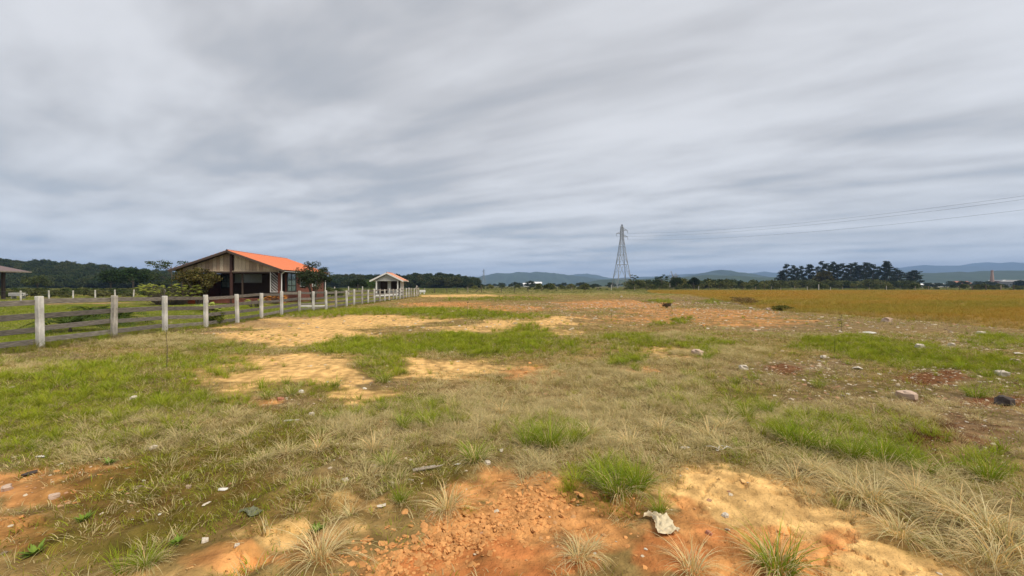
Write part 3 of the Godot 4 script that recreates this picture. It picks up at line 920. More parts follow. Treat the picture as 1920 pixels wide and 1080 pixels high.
func tree(called: String, label: String, kind: String, seed_: int, tall: float, wide: float, col: Color, where: Vector3, group := "") -> Node3D:
	rng.seed = seed_
	var t := thing(called, label, "tree", where, rng.randf() * TAU, group)
	var wood := Bag.new()
	var crown := Bag.new()
	if kind == "gum":
		var lean := Vector3(rng.randf_range(-0.6, 0.6), 0, rng.randf_range(-0.6, 0.6))
		var pts := [Vector3(0, -0.2, 0), Vector3(0, tall * 0.4, 0) + lean * 0.4, Vector3(0, tall * 0.75, 0) + lean, Vector3(0, tall * 0.97, 0) + lean * 0.8]
		wood.tube(pts, [tall * 0.016, tall * 0.012, tall * 0.008, tall * 0.003], 7)
		var n := 13
		for k in n:
			var f := 0.28 + 0.70 * (k + rng.randf() * 0.5) / n
			var a := k * 2.4 + rng.randf()
			var reach := wide * (1.15 - f * 0.85) * rng.randf_range(0.35, 0.85)
			var at := Vector3(cos(a) * reach, tall * f, sin(a) * reach) + lean * f
			var r := wide * rng.randf_range(0.30, 0.46) * (1.1 - f * 0.35)
			clump(crown, at, Vector3(r, r * 0.42, r), 150, 0.34, col)
			limbs(wood, Vector3(0, tall * (f - 0.08), 0) + lean * f, [at], tall * 0.005)
		clump(crown, Vector3(0, tall * 0.99, 0) + lean * 0.8, Vector3(wide * 0.28, tall * 0.018, wide * 0.28), 70, 0.3, col)
	elif kind == "round":
		wood.tube([Vector3(0, -0.2, 0), Vector3(0.1, tall * 0.25, 0), Vector3(0, tall * 0.55, 0.1)], [tall * 0.035, tall * 0.026, tall * 0.012], 7)
		for k in 22:
			var d := rand_dir()
			d.y = absf(d.y) * 1.15 - 0.4
			var at := Vector3(0, tall * 0.55, 0) + d * Vector3(wide * 0.36, tall * 0.36, wide * 0.36) * rng.randf_range(0.6, 1.05)
			var r := wide * rng.randf_range(0.13, 0.21)
			clump(crown, at, Vector3(r, r * 0.75, r), 130, tall * 0.034, col * rng.randf_range(0.8, 1.2))
			if k % 3 == 0:
				limbs(wood, Vector3(0, tall * 0.3, 0), [at], tall * 0.011)
	elif kind == "pine":
		wood.tube([Vector3(0, -0.2, 0), Vector3(0, tall * 0.98, 0)], [tall * 0.014, tall * 0.003], 6)
		for k in 15:
			var f := 0.3 + 0.7 * k / 15.0
			var r := wide * 0.5 * (1.12 - f) * rng.randf_range(0.7, 1.2) + 0.25
			for q in 3:
				var a := rng.randf() * TAU
				clump(crown, Vector3(cos(a) * r * 0.6, tall * f, sin(a) * r * 0.6), Vector3(r * 0.55, tall * 0.02, r * 0.55), 26, 0.34, col)
	elif kind == "layered":
		wood.tube([Vector3(0, -0.2, 0), Vector3(0.15, tall * 0.4, 0), Vector3(0, tall * 0.9, 0)], [tall * 0.022, tall * 0.016, tall * 0.005], 7)
		for k in 16:
			var f := rng.randf_range(0.3, 1.0)
			var a := rng.randf() * TAU
			var reach := wide * 0.5 * rng.randf_range(0.3, 1.0)
			var at := Vector3(cos(a) * reach, tall * f, sin(a) * reach)
			var r := wide * rng.randf_range(0.12, 0.2)
			clump(crown, at, Vector3(r, r * 0.3, r), 95, tall * 0.024, col)
			limbs(wood, Vector3(0, tall * maxf(0.25, f - 0.2), 0), [at], tall * 0.008)
	elif kind == "bare":
		var stack := [[Vector3(0, -0.2, 0), Vector3(0, 1, 0), tall * 0.3, tall * 0.022, 0]]
		while stack.size():
			var s: Array = stack.pop_back()
			var e: Vector3 = s[0] + s[1] * s[2]
			wood.tube([s[0], e], [s[3], s[3] * 0.65], 5)
			if s[4] < 4:
				for q in 3:
					var d: Vector3 = (s[1] + rand_dir() * 0.65 + Vector3(0, 0.15, 0)).normalized()
					stack.append([e, d, s[2] * rng.randf_range(0.6, 0.85), s[3] * 0.62, s[4] + 1])
		clump(crown, Vector3(0, tall * 0.6, 0), Vector3(wide * 0.3, tall * 0.2, wide * 0.3), 60, 0.14, col)
	elif kind == "garden":
		for k in 5:
			var a := TAU * k / 5.0
			wood.tube([Vector3(cos(a) * 0.12, -0.1, sin(a) * 0.12), Vector3(cos(a) * 0.35, tall * 0.3, sin(a) * 0.35), Vector3(cos(a) * wide * 0.3, tall * 0.7, sin(a) * wide * 0.3)], [0.08, 0.06, 0.025], 6)
		for k in 46:
			var d := rand_dir()
			var at := Vector3(0, tall * 0.62, 0) + d * Vector3(wide * 0.40, tall * 0.33, wide * 0.40) * rng.randf_range(0.35, 1.0)
			var r := wide * rng.randf_range(0.09, 0.16)
			clump(crown, at, Vector3(r, r * 0.7, r), 120, 0.08, col * rng.randf_range(0.75, 1.25))
	part("trunk", wood.mesh(), M.pale_bark if kind == "bare" else M.bark, t)
	part("crown", crown.mesh(), M.leaf, t)
	return t

func bush(called: String, label: String, seed_: int, tall: float, wide: float, leaf: float, n: int, col: Color, where: Vector3, group := "", category := "shrub") -> Node3D:
	rng.seed = seed_
	var t := thing(called, label, category, where, 0.0, group)
	var wood := Bag.new()
	var crown := Bag.new()
	for k in 9:
		var a := TAU * k / 9.0
		var e := Vector3(cos(a) * wide * rng.randf_range(0.15, 0.38), tall * rng.randf_range(0.3, 0.85), sin(a) * wide * rng.randf_range(0.15, 0.38))
		wood.tube([Vector3(0, -0.05, 0), e * Vector3(0.35, 0.5, 0.35), e], [0.03 + tall * 0.008, 0.02 + tall * 0.005, 0.008], 5)
		clump(crown, e, Vector3(wide * 0.22, tall * 0.22, wide * 0.22), n / 14, leaf, col)
	for k in 5:
		var d := rand_dir()
		clump(crown, Vector3(d.x * wide * 0.25, tall * (0.5 + 0.18 * d.y), d.z * wide * 0.25), Vector3(wide * 0.24, tall * 0.28, wide * 0.24), n / 14, leaf, col)
	part("stems", wood.mesh(), M.bark, t)
	part("foliage", crown.mesh(), M.leaf, t)
	return t

func broadleaf(called: String, label: String, seed_: int, tall: float, wide: float, where: Vector3, n: int, col: Color) -> void:
	rng.seed = seed_
	var t := thing(called, label, "plant", where)
	var stems := Bag.new()
	var b := Bag.new()
	for k in n:
		var a := rng.randf() * TAU
		var e := Vector3(cos(a) * wide * 0.5 * sqrt(rng.randf()), tall * rng.randf_range(0.35, 1.0), sin(a) * wide * 0.35 * sqrt(rng.randf()))
		stems.tube([Vector3(e.x * 0.5, 0, e.z * 0.5), e], [0.018, 0.010], 4)
		var out := Vector3(cos(a), rng.randf_range(-0.5, 0.3), sin(a)).normalized()
		var size := rng.randf_range(0.16, 0.32)
		var side := out.cross(Vector3.UP).normalized() * size * 0.55
		var tone := rng.randf_range(0.6, 1.35)
		var c := Color(col.r * tone, col.g * tone, col.b * tone)
		var q := b.v.size()
		var up := out.cross(side).normalized() * size * 0.18
		b.v.append_array([e, e + out * size * 0.6 + side + up, e + out * size * 1.6, e + out * size * 0.6 - side + up, e + out * size * 0.75 - up])
		b.c.append_array([c, c, c, c, c])
		b.i.append_array([q, q + 4, q + 1, q + 1, q + 4, q + 2, q + 2, q + 4, q + 3, q + 3, q + 4, q])
	part("stems", stems.mesh(), M.bark, t)
	part("leaves", b.mesh(), M.leaf, t)

func palm(label: String, seed_: int, where: Vector3, reach: float, fronds: int) -> void:
	rng.seed = seed_
	var t := thing("young_palm", label, "palm", where)
	var stem := Bag.new()
	stem.tube([Vector3(0, -0.05, 0), Vector3(0, 0.08, 0), Vector3(0, 0.16, 0)], [0.05, 0.055, 0.02], 8)
	part("stump", stem.mesh(), M.bark, t)
	for k in fronds:
		var a := TAU * k / fronds + rng.randf_range(-0.2, 0.2)
		var out := Vector3(cos(a), 0, sin(a))
		var side := out.cross(Vector3.UP)
		var rise := rng.randf_range(0.45, 1.1)
		var b := Bag.new()
		var p := Vector3(0, 0.13, 0)
		var tone := rng.randf_range(0.7, 1.25)
		var c := Color(0.055 * tone, 0.085 * tone, 0.018 * tone)
		for s in 16:
			var q := float(s) / 16.0
			var d := (out * (0.5 + q * 0.6) + Vector3.UP * (rise - q * 1.7)).normalized()
			var nxt := p + d * reach / 16.0
			var w := side * 0.008
			var base := b.v.size()
			b.v.append_array([p - w, p + w, nxt + w, nxt - w])
			b.c.append_array([c, c, c, c])
			b.i.append_array([base, base + 1, base + 2, base, base + 2, base + 3])
			if s > 1:
				for sg in [-1.0, 1.0]:
					var len_ := reach * 0.30 * sin(PI * (0.12 + 0.85 * q))
					var ld: Vector3 = (side * sg + d * 0.7 + Vector3(0, -0.15, 0)).normalized()
					b.leaf(p + ld * len_ * 0.5, ld * len_ * 0.5, d * 0.032, c * rng.randf_range(0.85, 1.2))
			p = nxt
		part("frond", b.mesh(), M.leaf, t)

# ---------------------------------------------------------------- hills
func ridge(called: String, outline: Array, z: float, depth: float, col: Color, seed_: int, rough: float) -> void:
	# outline: [px, py] of the skyline seen from the plot; the hill stands at depth z and slopes down on both sides
	var n := FastNoiseLite.new()
	n.seed = seed_
	n.frequency = 3.0 / depth
	n.fractal_octaves = 5
	var v := PackedVector3Array()
	var idx := PackedInt32Array()
	var c := PackedColorArray()
	var cols := 160
	var steps := 16
	var x0: float = (outline[0][0] - 960.0) * z / FOCAL
	var x1: float = (outline[-1][0] - 960.0) * z / FOCAL
	for s in steps + 1:
		var t := float(s) / steps * 2.0 - 1.0
		for k in cols + 1:
			var x := lerpf(x0, x1, float(k) / cols)
			var px := x / z * FOCAL + 960.0
			var y := 0.0
			for q in outline.size() - 1:
				if px >= outline[q][0] - 0.01 and px <= outline[q + 1][0] + 0.01:
					var u: float = (px - outline[q][0]) / (outline[q + 1][0] - outline[q][0])
					u = u * u * (3 - 2 * u)
					y = EYE - (lerpf(outline[q][1], outline[q + 1][1], u) - HORIZON) * z / FOCAL
			var fall := cos(t * PI / 2.0)
			var zz := z - t * depth
			var h := y * pow(fall, 0.8) * (1.0 + rough * n.get_noise_2d(x, zz) * (1.0 - 0.75 * fall)) + n.get_noise_2d(x * 3.0, zz * 3.0) * rough * 0.05 * y - 2.0 * (1.0 - fall)
			v.append(Vector3(x, h, -zz))
			var tone := 1.0 + 0.5 * n.get_noise_2d(x * 5.0 + 9.0, zz * 5.0)
			c.append(Color(col.r * tone, col.g * tone, col.b * tone))
	for s in steps:
		for k in cols:
			var a := s * (cols + 1) + k
			idx.append_array([a, a + 1, a + cols + 1, a + 1, a + cols + 2, a + cols + 1])
	structure(called, mesh_of(v, idx, c, PackedVector2Array(), true), M.tinted)

func make_hills() -> void:
	var far := Color(0.045, 0.065, 0.03)
	ridge("hill", [[740, 536], [800, 527], [860, 520], [894, 519], [930, 524], [1000, 520], [1050, 517], [1094, 513.5], [1121, 519], [1145, 522], [1200, 520], [1278, 515], [1300, 513], [1330, 516], [1392, 517.5], [1414, 512], [1432, 510.4], [1455, 514], [1500, 521], [1560, 517], [1640, 508], [1690, 504], [1732, 499], [1755, 499.4], [1785, 501], [1805, 500], [1824, 499], [1839, 493.4], [1861, 493.8], [1880, 495.6], [1907, 493.8], [1960, 496], [2060, 502], [2200, 515]], 6200.0, 1500.0, far, 1, 0.5)
	ridge("hill", [[862, 536], [880, 526], [911, 518], [937, 513], [982, 511], [992, 512.7], [1006, 510.4], [1029, 512], [1047, 515], [1080, 518], [1121, 524], [1170, 534]], 4300.0, 1000.0, far, 2, 0.5)
	ridge("hill", [[1255, 534], [1290, 520], [1322, 512.5], [1344, 507.4], [1370, 511], [1392, 518.4], [1420, 526], [1460, 533]], 3300.0, 700.0, far, 3, 0.4)
	ridge("hill", [[1060, 534], [1104, 529], [1131, 524], [1166, 524], [1239, 522], [1287, 520], [1333, 516], [1367, 517.5], [1406, 521], [1450, 520], [1520, 524], [1600, 527], [1700, 516], [1755, 512], [1776, 510], [1805, 512], [1830, 510.6], [1880, 507.5], [1920, 509], [2000, 514], [2120, 524]], 1900.0, 420.0, far, 4, 0.35)
	ridge("hill", [[-420, 500], [-200, 500], [-60, 501], [40, 503], [120, 507], [200, 514], [280, 521], [360, 529], [420, 535]], 330.0, 110.0, far, 5, 0.15)
	ridge("hill", [[520, 535], [600, 533], [660, 531], [720, 530], [790, 529], [830, 528], [870, 532], [900, 535.5]], 320.0, 70.0, far, 6, 0.15)

func hill_at(px: float, z: float, list: Array, zr: float, depth: float) -> float:
	for q in list.size() - 1:
		if px >= list[q][0] and px <= list[q + 1][0]:
			var u: float = (px - list[q][0]) / (list[q + 1][0] - list[q][0])
			var y: float = EYE - (lerpf(list[q][1], list[q + 1][1], u) - HORIZON) * zr / FOCAL
			var t := clampf((zr - z) / depth, -1.0, 1.0)
			return maxf(0.0, y * pow(cos(t * PI / 2.0), 0.8) - 2.0 * (1.0 - cos(t * PI / 2.0)))
	return 0.0

func make_trees() -> void:
	var gum := Color(0.030, 0.043, 0.026)
	var dark := Color(0.035, 0.055, 0.018)
	# the grove of tall gum trees beyond the ochre field
	var tops := [[1464, 508], [1475, 495], [1486, 497.5], [1493, 502], [1501, 499], [1517, 496], [1532, 502], [1541, 490], [1551, 494], [1561, 491], [1568, 496], [1578.5, 494], [1589, 497], [1596, 494], [1605, 492.4], [1613.5, 497.5], [1622, 492], [1629.6, 493], [1635, 496], [1647, 500], [1659.5, 490], [1667.5, 494.6], [1679, 502.6], [1686, 507], [1702, 512], [1714, 507]]
	var proto := []
	var label := "tall dark gum tree in the grove beyond the ochre field"
	for k in tops.size():
		var z := 290.0 + 22.0 * ((k * 7) % 5 - 2) / 2.0
		var tall: float = (HORIZON - tops[k][1]) * z / FOCAL + EYE
		var at := standing(tops[k][0], z)
		var own: String = {0: "shortest round gum tree closing the grove's far end", 1: "gum tree with a thin bare trunk next to the grove's shortest tree", 20: "tallest gum tree of the grove, with a cap-like top", 25: "gum tree set apart from the grove towards the white roofs"}.get(k, label)
		if k < 5:
			proto.append(tree("gum_tree", own, "gum", 300 + k, tall, 5.2, gum * (0.9 + 0.1 * k), at, "gum trees of the grove"))
			proto[-1].set_meta("tall", tall)
		else:
			var p: Node3D = proto[k % 5]
			var f: float = tall / float(p.get_meta("tall"))
			copy(p, "gum_tree", at, k * 1.7, Vector3(1.05, f, 1.05), own, "tree", "gum trees of the grove")
	tree("rusty_tree", "olive brown round tree standing before the dark gum grove", "round", 331, 11.5, 11.0, Color(0.085, 0.08, 0.025), standing(1546, 235))
	tree("round_tree", "pale green flat-crowned tree at the grove's thin end, by white roofs", "layered", 332, 12.0, 11.0, Color(0.045, 0.07, 0.03), standing(1714, 300))
	# trees along the far fence, middle
	tree("bare_tree", "leafless pale branched tree rising above dark round trees", "bare", 341, 9.0, 6.0, Color(0.05, 0.07, 0.03), standing(1256, 182))
	tree("round_tree", "dark rounded tree just beside the leafless pale tree", "round", 342, 6.2, 6.6, dark, standing(1268, 176))
	tree("round_tree", "dark green tree with a ragged top, near the leafless tree", "layered", 343, 6.5, 5.5, dark, standing(1241, 178))
	tree("round_tree", "small dark ball-shaped tree standing alone by the far fence", "round", 344, 5.7, 6.0, Color(0.022, 0.036, 0.014), standing(1301, 175))
	tree("thin_tree", "thin spiky tree with a bent top beside the pylon", "layered", 345, 6.2, 3.6, dark, standing(1188, 170))
	tree("round_tree", "low spreading dark tree behind the far fence, beyond the ball-shaped tree", "round", 346, 5.2, 9.0, dark, standing(1367, 205))
	# left, behind the garden
	tree("broad_tree", "broad dark evergreen tree between the wooded hill and farmhouse", "round", 351, 7.6, 9.0, Color(0.028, 0.05, 0.016), standing(250, 108))
	tree("broad_tree", "dark evergreen tree with a lower crown beside the broad evergreen", "round", 352, 6.7, 7.5, Color(0.026, 0.045, 0.015), standing(208, 112))
	tree("loose_tree", "loose airy tree with layered branches behind the farmhouse's left eave", "layered", 353, 6.0, 7.0, Color(0.05, 0.072, 0.032), standing(322, 76))
	tree("broad_tree", "rounded olive tree at the foot of the wooded hill", "round", 354, 5.2, 7.0, Color(0.07, 0.09, 0.03), standing(70, 120))
	tree("broad_tree", "dark tree between the farmhouse and the hut", "round", 355, 3.6, 5.5, Color(0.022, 0.034, 0.014), standing(671, 100))
	tree("broad_tree", "fresh green bushy tree behind the hut", "round", 356, 3.4, 7.0, Color(0.06, 0.10, 0.025), standing(696, 104))
	# pines on the low wooded rise
	var pp := []
	var pl := [[748, 514, 270], [754, 517, 280], [760, 518, 272], [766, 519, 268], [772, 521, 278], [781, 521, 282], [806, 514, 300], [813, 518, 305], [822, 516, 300], [830, 517, 310], [838, 516, 302], [847, 518, 306], [856, 521, 308], [866, 523, 305], [877, 527, 315]]
	var plabel := "dark slender pine on the low wooded rise beyond the hut"
	for k in pl.size():
		var z: float = pl[k][2]
		var tall: float = (HORIZON - pl[k][1]) * z / FOCAL + EYE
		if k < 3:
			pp.append(tree("pine_tree", plabel, "pine", 360 + k, tall, 4.5, Color(0.028, 0.042, 0.02), standing(pl[k][0], z), "pines on the wooded rise"))
			pp[-1].set_meta("tall", tall)
		else:
			var p: Node3D = pp[k % 3]
			copy(p, "pine_tree", standing(pl[k][0], z), k * 2.1, Vector3.ONE * (tall / float(p.get_meta("tall"))), plabel, "tree", "pines on the wooded rise")
	# woods that read as one mass
	rng.seed = 401
	var crowns := []
	for k in 3:
		var b := Bag.new()
		for q in 15:
			var d := rand_dir()
			d.y = absf(d.y)
			clump(b, Vector3(d.x * 2.4, 3.2 + d.y * 3.0, d.z * 2.4), Vector3(1.5, 1.0, 1.5), 60, 0.36, Color(1, 1, 1))
		crowns.append(b.mesh())
	var lists := [[], [], []]
	var ridge_a := [[-420, 500], [-200, 500], [-60, 501], [40, 503], [120, 507], [200, 514], [280, 521], [360, 529], [420, 535]]
	var ridge_b := [[520, 535], [600, 533], [660, 531], [720, 530], [790, 529], [830, 528], [870, 532], [900, 535.5]]
	for n in 1500:
		var z := rng.randf_range(215, 345)
		var px := rng.randf_range(-180, 415)
		var x := (px - 960.0) * z / FOCAL
		var y := hill_at(x / 330.0 * FOCAL + 960.0, z, ridge_a, 330.0, 110.0)
		var g := rng.randf()
		var col := Color(0.035, 0.055, 0.02).lerp(Color(0.075, 0.085, 0.03), g * g)
		var s := rng.randf_range(0.75, 1.2)
		lists[n % 3].append([Transform3D(Basis(Vector3.UP, rng.randf() * TAU).scaled_local(Vector3(s, s * rng.randf_range(0.8, 1.15), s)), Vector3(x, y - 1.2, -z)), col])
	for n in 700:
		var z := rng.randf_range(255, 330)
		var px := rng.randf_range(560, 895)
		var x := (px - 960.0) * z / FOCAL
		var y := hill_at(x / 320.0 * FOCAL + 960.0, z, ridge_b, 320.0, 70.0)
		var col := Color(0.035, 0.055, 0.02).lerp(Color(0.075, 0.08, 0.03), pow(rng.randf(), 2.0))
		var s := 0.4 + 0.75 * pow(rng.randf(), 2.5)
		lists[n % 3].append([Transform3D(Basis(Vector3.UP, rng.randf() * TAU).scaled_local(Vector3(s * 1.2, s, s * 1.2)), Vector3(x, y - 0.8, -z)), col])
	# far hedgerows and copses on the plain
	for n in 900:
		var z := rng.randf_range(320, 900)
		var x := rng.randf_range(-0.15, 1.32) * z
		if warp.get_noise_2d(x * 0.02, z * 0.03) < 0.0:
			continue
		var s := rng.randf_range(0.5, 1.25)
		lists[n % 3].append([Transform3D(Basis(Vector3.UP, rng.randf() * TAU).scaled_local(Vector3(s * 1.3, s * 0.85, s * 1.3)), Vector3(x, -1.0, -z)), Color(0.03, 0.048, 0.02).lerp(Color(0.055, 0.07, 0.03), rng.randf())])
	for k in 3:
		tag(scatter("distant_wood", crowns[k], M.leaf, lists[k]), "distant dark green woodland on the hills and plain", "woodland", "distant woodland")
	# scrub: undergrowth by the grove and the far fence
	var scrub := []
	var sm := Bag.new()
	rng.seed = 402
	for q in 9:
		var d := rand_dir()
		clump(sm, Vector3(d.x * 0.8, 0.7 + 0.4 * absf(d.y), d.z * 0.8), Vector3(0.6, 0.5, 0.6), 45, 0.16, Color(1, 1, 1))
	for n in 1500:
		var z := rng.randf_range(146, 275)
		var px := rng.randf_range(860, 1990)
		if n < 420:
			px = rng.randf_range(1440, 1720)
			z = rng.randf_range(215, 285)
		elif n < 640:
			px = rng.randf_range(1180, 1460)
			z = rng.randf_range(185, 250)
		elif noise_a.get_noise_2d(px * 0.05, z * 0.2) < 0.08:
			continue
		var s := (0.45 + 1.5 * pow(rng.randf(), 2.2)) * (1.75 if n < 640 else 0.9)
		var col := Color(0.045, 0.065, 0.022).lerp(Color(0.16, 0.165, 0.055), pow(rng.randf(), 1.3))
		scrub.append([Transform3D(Basis(Vector3.UP, rng.randf() * TAU).scaled_local(Vector3(s, s, s)), standing(px, z)), col])
	# weedy rows in the garden behind the plank fence
	for n in 420:
		var z := rng.randf_range(52, 96)
		var px := rng.randf_range(-60, 640)
		var s := rng.randf_range(0.3, 0.85)
		if px < 330 and rng.randf() < 0.25:
			continue
		scrub.append([Transform3D(Basis(Vector3.UP, rng.randf() * TAU).scaled_local(Vector3(s * 1.2, s, s * 1.2)), standing(px, z)), Color(0.05, 0.075, 0.022).lerp(Color(0.14, 0.14, 0.05), pow(rng.randf(), 1.5))])
	tag(scatter("scrub", sm.mesh(), M.leaf, scrub), "low scrub and undergrowth beyond the fences", "scrub")

# ---------------------------------------------------------------- fences
func make_plank_fence() -> void:
	var t := thing("plank_fence", "weathered grey plank fence on white concrete posts along the plot", "fence")
	var columns := [75.0, 213.0, 309.0, 386.0, 445.0, 490.0, 528.0, 561.0, 587.0, 611.6, 630.0, 650.0, 664.0, 679.0, 690.0, 702.0, 712.0, 721.6, 729.6, 737.5, 743.6, 750.0, 756.0, 762.0, 766.6, 771.0, 776.6, 781.6, 785.0]
	var depths := [6.65, 8.6]
	for px in columns:
		depths.append(11.615 / ((960.0 - px) / FOCAL - 0.0385))
	var shapes := []
	rng.seed = 501
	for k in 3:
		var b := Bag.new()
		var tall := [1.40, 1.37, 1.43][k] as float
		b.bevelled(Vector3(0.125, tall, 0.125), 0.012, Transform3D(Basis(), Vector3(0, tall / 2.0 - 0.12, 0)))
		shapes.append(b.mesh())
	for k in depths.size():
		var z: float = depths[k]
		var x := -(11.615 + 0.0385 * z)
		var o := part("post", shapes[k % 3], M.concrete if k % 3 != 0 else M.stained_concrete, t)
		if k == 2 or k == 4 or k == 6:
			o.material_override = M.concrete
		o.position = Vector3(x, height(x, z), -z)
		o.rotation = Vector3(rng.randfn() * 0.012, rng.randfn() * 0.06, rng.randfn() * 0.016)
		if k == depths.size() - 2:
			o.scale = Vector3(1, 1.25, 1)
		if k == 0:
			continue
		var z0: float = depths[k - 1]
		var x0 := -(11.615 + 0.0385 * z0)
		for r in 4:
			var h: float = [1.16, 0.80, 0.47, 0.17][r]
			var a := Vector3(x0 - 0.085, height(x0, z0) + h + rng.randfn() * 0.018, -z0)
			var b := Vector3(x - 0.085, height(x, z) + h + rng.randfn() * 0.018, -z)
			var d := b - a
			var q := part("plank", block(Vector3(0.032, rng.randf_range(0.125, 0.15), d.length() - 0.006), 0.004), M["grey_plank_%d" % (rng.randi() % 3)], t)
			q.transform = Transform3D(Basis.looking_at(d.normalized()), (a + b) / 2.0)
			q.rotate_object_local(Vector3(0, 0, 1), rng.randfn() * 0.04)
	# slanting brace at the far end
	var ze: float = depths[-3]
	var zf: float = depths[-2]
	var b := Bag.new()
	b.bar(Vector3(-(11.615 + 0.0385 * ze) + 0.09, 1.1, -ze), Vector3(-(11.615 + 0.0385 * zf) + 0.09, 1.55, -zf), 0.1, 0.1)
	part("brace", b.mesh(), M.grey_plank_1, t)

func wire_fence(called: String, label: String, posts: Array, wires: Array, round_posts: bool, group := "") -> void:
	# posts: [base position, height, thickness, material]
	var t := thing(called, label, "fence", Vector3.ZERO, 0.0, group)
	for k in posts.size():
		var b := Bag.new()
		if round_posts:
			b.tube([Vector3(0, -0.1, 0), Vector3(0, posts[k][1], 0), Vector3(0, posts[k][1] + 0.02, 0)], [posts[k][2] * 0.5, posts[k][2] * 0.46, 0.01], 7)
		else:
			b.bevelled(Vector3(posts[k][2], posts[k][1] + 0.1, posts[k][2]), 0.012, Transform3D(Basis(), Vector3(0, posts[k][1] / 2.0 - 0.05, 0)))
		var o := part("post", b.mesh(), posts[k][3], t)
		o.position = posts[k][0]
		o.rotation = Vector3(rng.randfn() * 0.025, 0, rng.randfn() * 0.03)
	for h in wires:
		var b := Bag.new()
		var pts := []
		var rad := []
		for p in posts:
			pts.append(p[0] + Vector3(0, float(h), -0.08))
			rad.append(0.006)
		b.tube(pts, rad, 4)
		part("wire", b.mesh(), M.wire_dark, t)

func make_wire_fences() -> void:
	rng.seed = 511
	var garden := []
	for p in [[-60, 569], [-10, 567], [39, 565], [92, 563.5], [137, 562.5], [178.5, 561.5], [216, 560.8], [250, 560], [281, 559.2], [309, 558.6]]:
		garden.append([ground_at(p[0], p[1]), 1.12, 0.11, M.concrete])
	wire_fence("garden_fence", "white concrete posts and wires crossing the lawn behind the plank fence", garden, [0.35, 0.7, 1.05], false)
	var back := []
	for p in [[600, 66], [628, 65], [654, 65], [680, 64], [704, 64]]:
		back.append([standing(p[0], p[1]), 1.5, 0.12, M.concrete])
	wire_fence("garden_fence", "taller white concrete posts and wires between farmhouse and hut", back, [0.5, 0.9, 1.3], false)
	# the long far fence
	var far := []
	for p in [[796, 90, 1.1], [815, 92, 1.1], [838, 94, 1.2], [857, 95, 1.2], [877, 97, 1.3], [903, 100, 1.7], [940, 106, 1.1], [965, 110, 1.1], [990, 114, 1.3], [1015, 118, 1.1], [1043, 121, 1.2], [1072, 124, 1.3], [1098, 126, 1.1], [1121, 128, 1.2], [1146, 130, 1.9], [1168, 132, 1.1], [1190, 133, 1.2], [1212, 134, 1.5], [1236, 135, 1.4], [1262, 136, 1.1], [1286, 137, 1.2], [1310, 137, 1.4], [1329, 138, 1.6], [1350, 138, 1.2], [1372, 139, 1.5], [1393, 139, 1.3], [1417, 139, 1.4], [1433.6, 140, 2.2], [1446, 140, 1.4], [1464, 140, 1.1], [1490, 140, 1.5], [1514, 140, 1.4], [1535, 139, 2.1], [1557, 139, 1.2], [1580, 139, 1.1], [1606, 138, 1.5], [1630, 138, 1.2], [1662, 138, 1.6], [1688, 138, 1.6], [1716, 137, 1.5], [1741, 137, 1.5], [1774, 136, 1.4], [1799, 136, 1.4], [1823, 135, 1.8], [1849, 134, 1.9], [1877, 133, 1.8], [1900, 132, 1.8], [1930, 131, 1.4], [1965, 130, 1.4]]:
		var white: bool = p[0] in [1535, 1146, 1514, 1662, 1310, 1557]
		var thick := 0.30 if p[0] in [1535, 1823, 1849, 1877, 1900] else 0.17
		far.append([standing(p[0], p[1]), p[2], thick, M.concrete if white else M.bark if rng.randf() < 0.6 else M.weathered_stick])
	wire_fence("field_fence", "long uneven wire fence on wooden posts closing the far field", far, [0.4, 0.75, 1.05], true)
	var st := thing("fence_strut", "slanting dark strut propping the tall corner post of the far fence", "strut", standing(895, 100))
	var b := Bag.new()
	var foot := standing(890, 100) - st.position
	b.tube([foot, standing(903, 100.2) - st.position + Vector3(0, 1.25, 0)], [0.09, 0.08], 7)
	part("pole", b.mesh(), M.bark, st)

# ---------------------------------------------------------------- buildings
func tiled_slope(width: float, run: float, rise: float, thick := 0.05) -> ArrayMesh:
	# ridge along z at the origin, falling towards +x; rolls of tile across z and stepped courses
	var v := PackedVector3Array()
	var idx := PackedInt32Array()
	var nz := int(width / 0.055)
	var courses := int(sqrt(run * run + rise * rise) / 0.36)
	var ns := courses * 2
	for s in ns:
		var course := s / 2
		var f := (course + (0.0 if s % 2 == 0 else 1.0)) / float(courses)
		var lift := 0.0 if s % 2 == 0 else 0.035
		for k in nz + 1:
			var z := -width * k / nz
			var roll := absf(sin(PI * z / 0.22)) * 0.045
			v.append(Vector3(run * f, -rise * f + roll + lift + thick, z))
	for s in ns - 1:
		for k in nz:
			var a := s * (nz + 1) + k
			idx.append_array([a, a + 1, a + nz + 1, a + 1, a + nz + 2, a + nz + 1])
	return mesh_of(v, idx)

func flip_x(m: ArrayMesh) -> ArrayMesh:
	var a := m.surface_get_arrays(0)
	var v: PackedVector3Array = a[Mesh.ARRAY_VERTEX]
	var i: PackedInt32Array = a[Mesh.ARRAY_INDEX]
	for k in v.size():
		v[k].x = -v[k].x
	for k in range(0, i.size(), 3):
		var q := i[k + 1]
		i[k + 1] = i[k + 2]
		i[k + 2] = q
	return mesh_of(v, i)

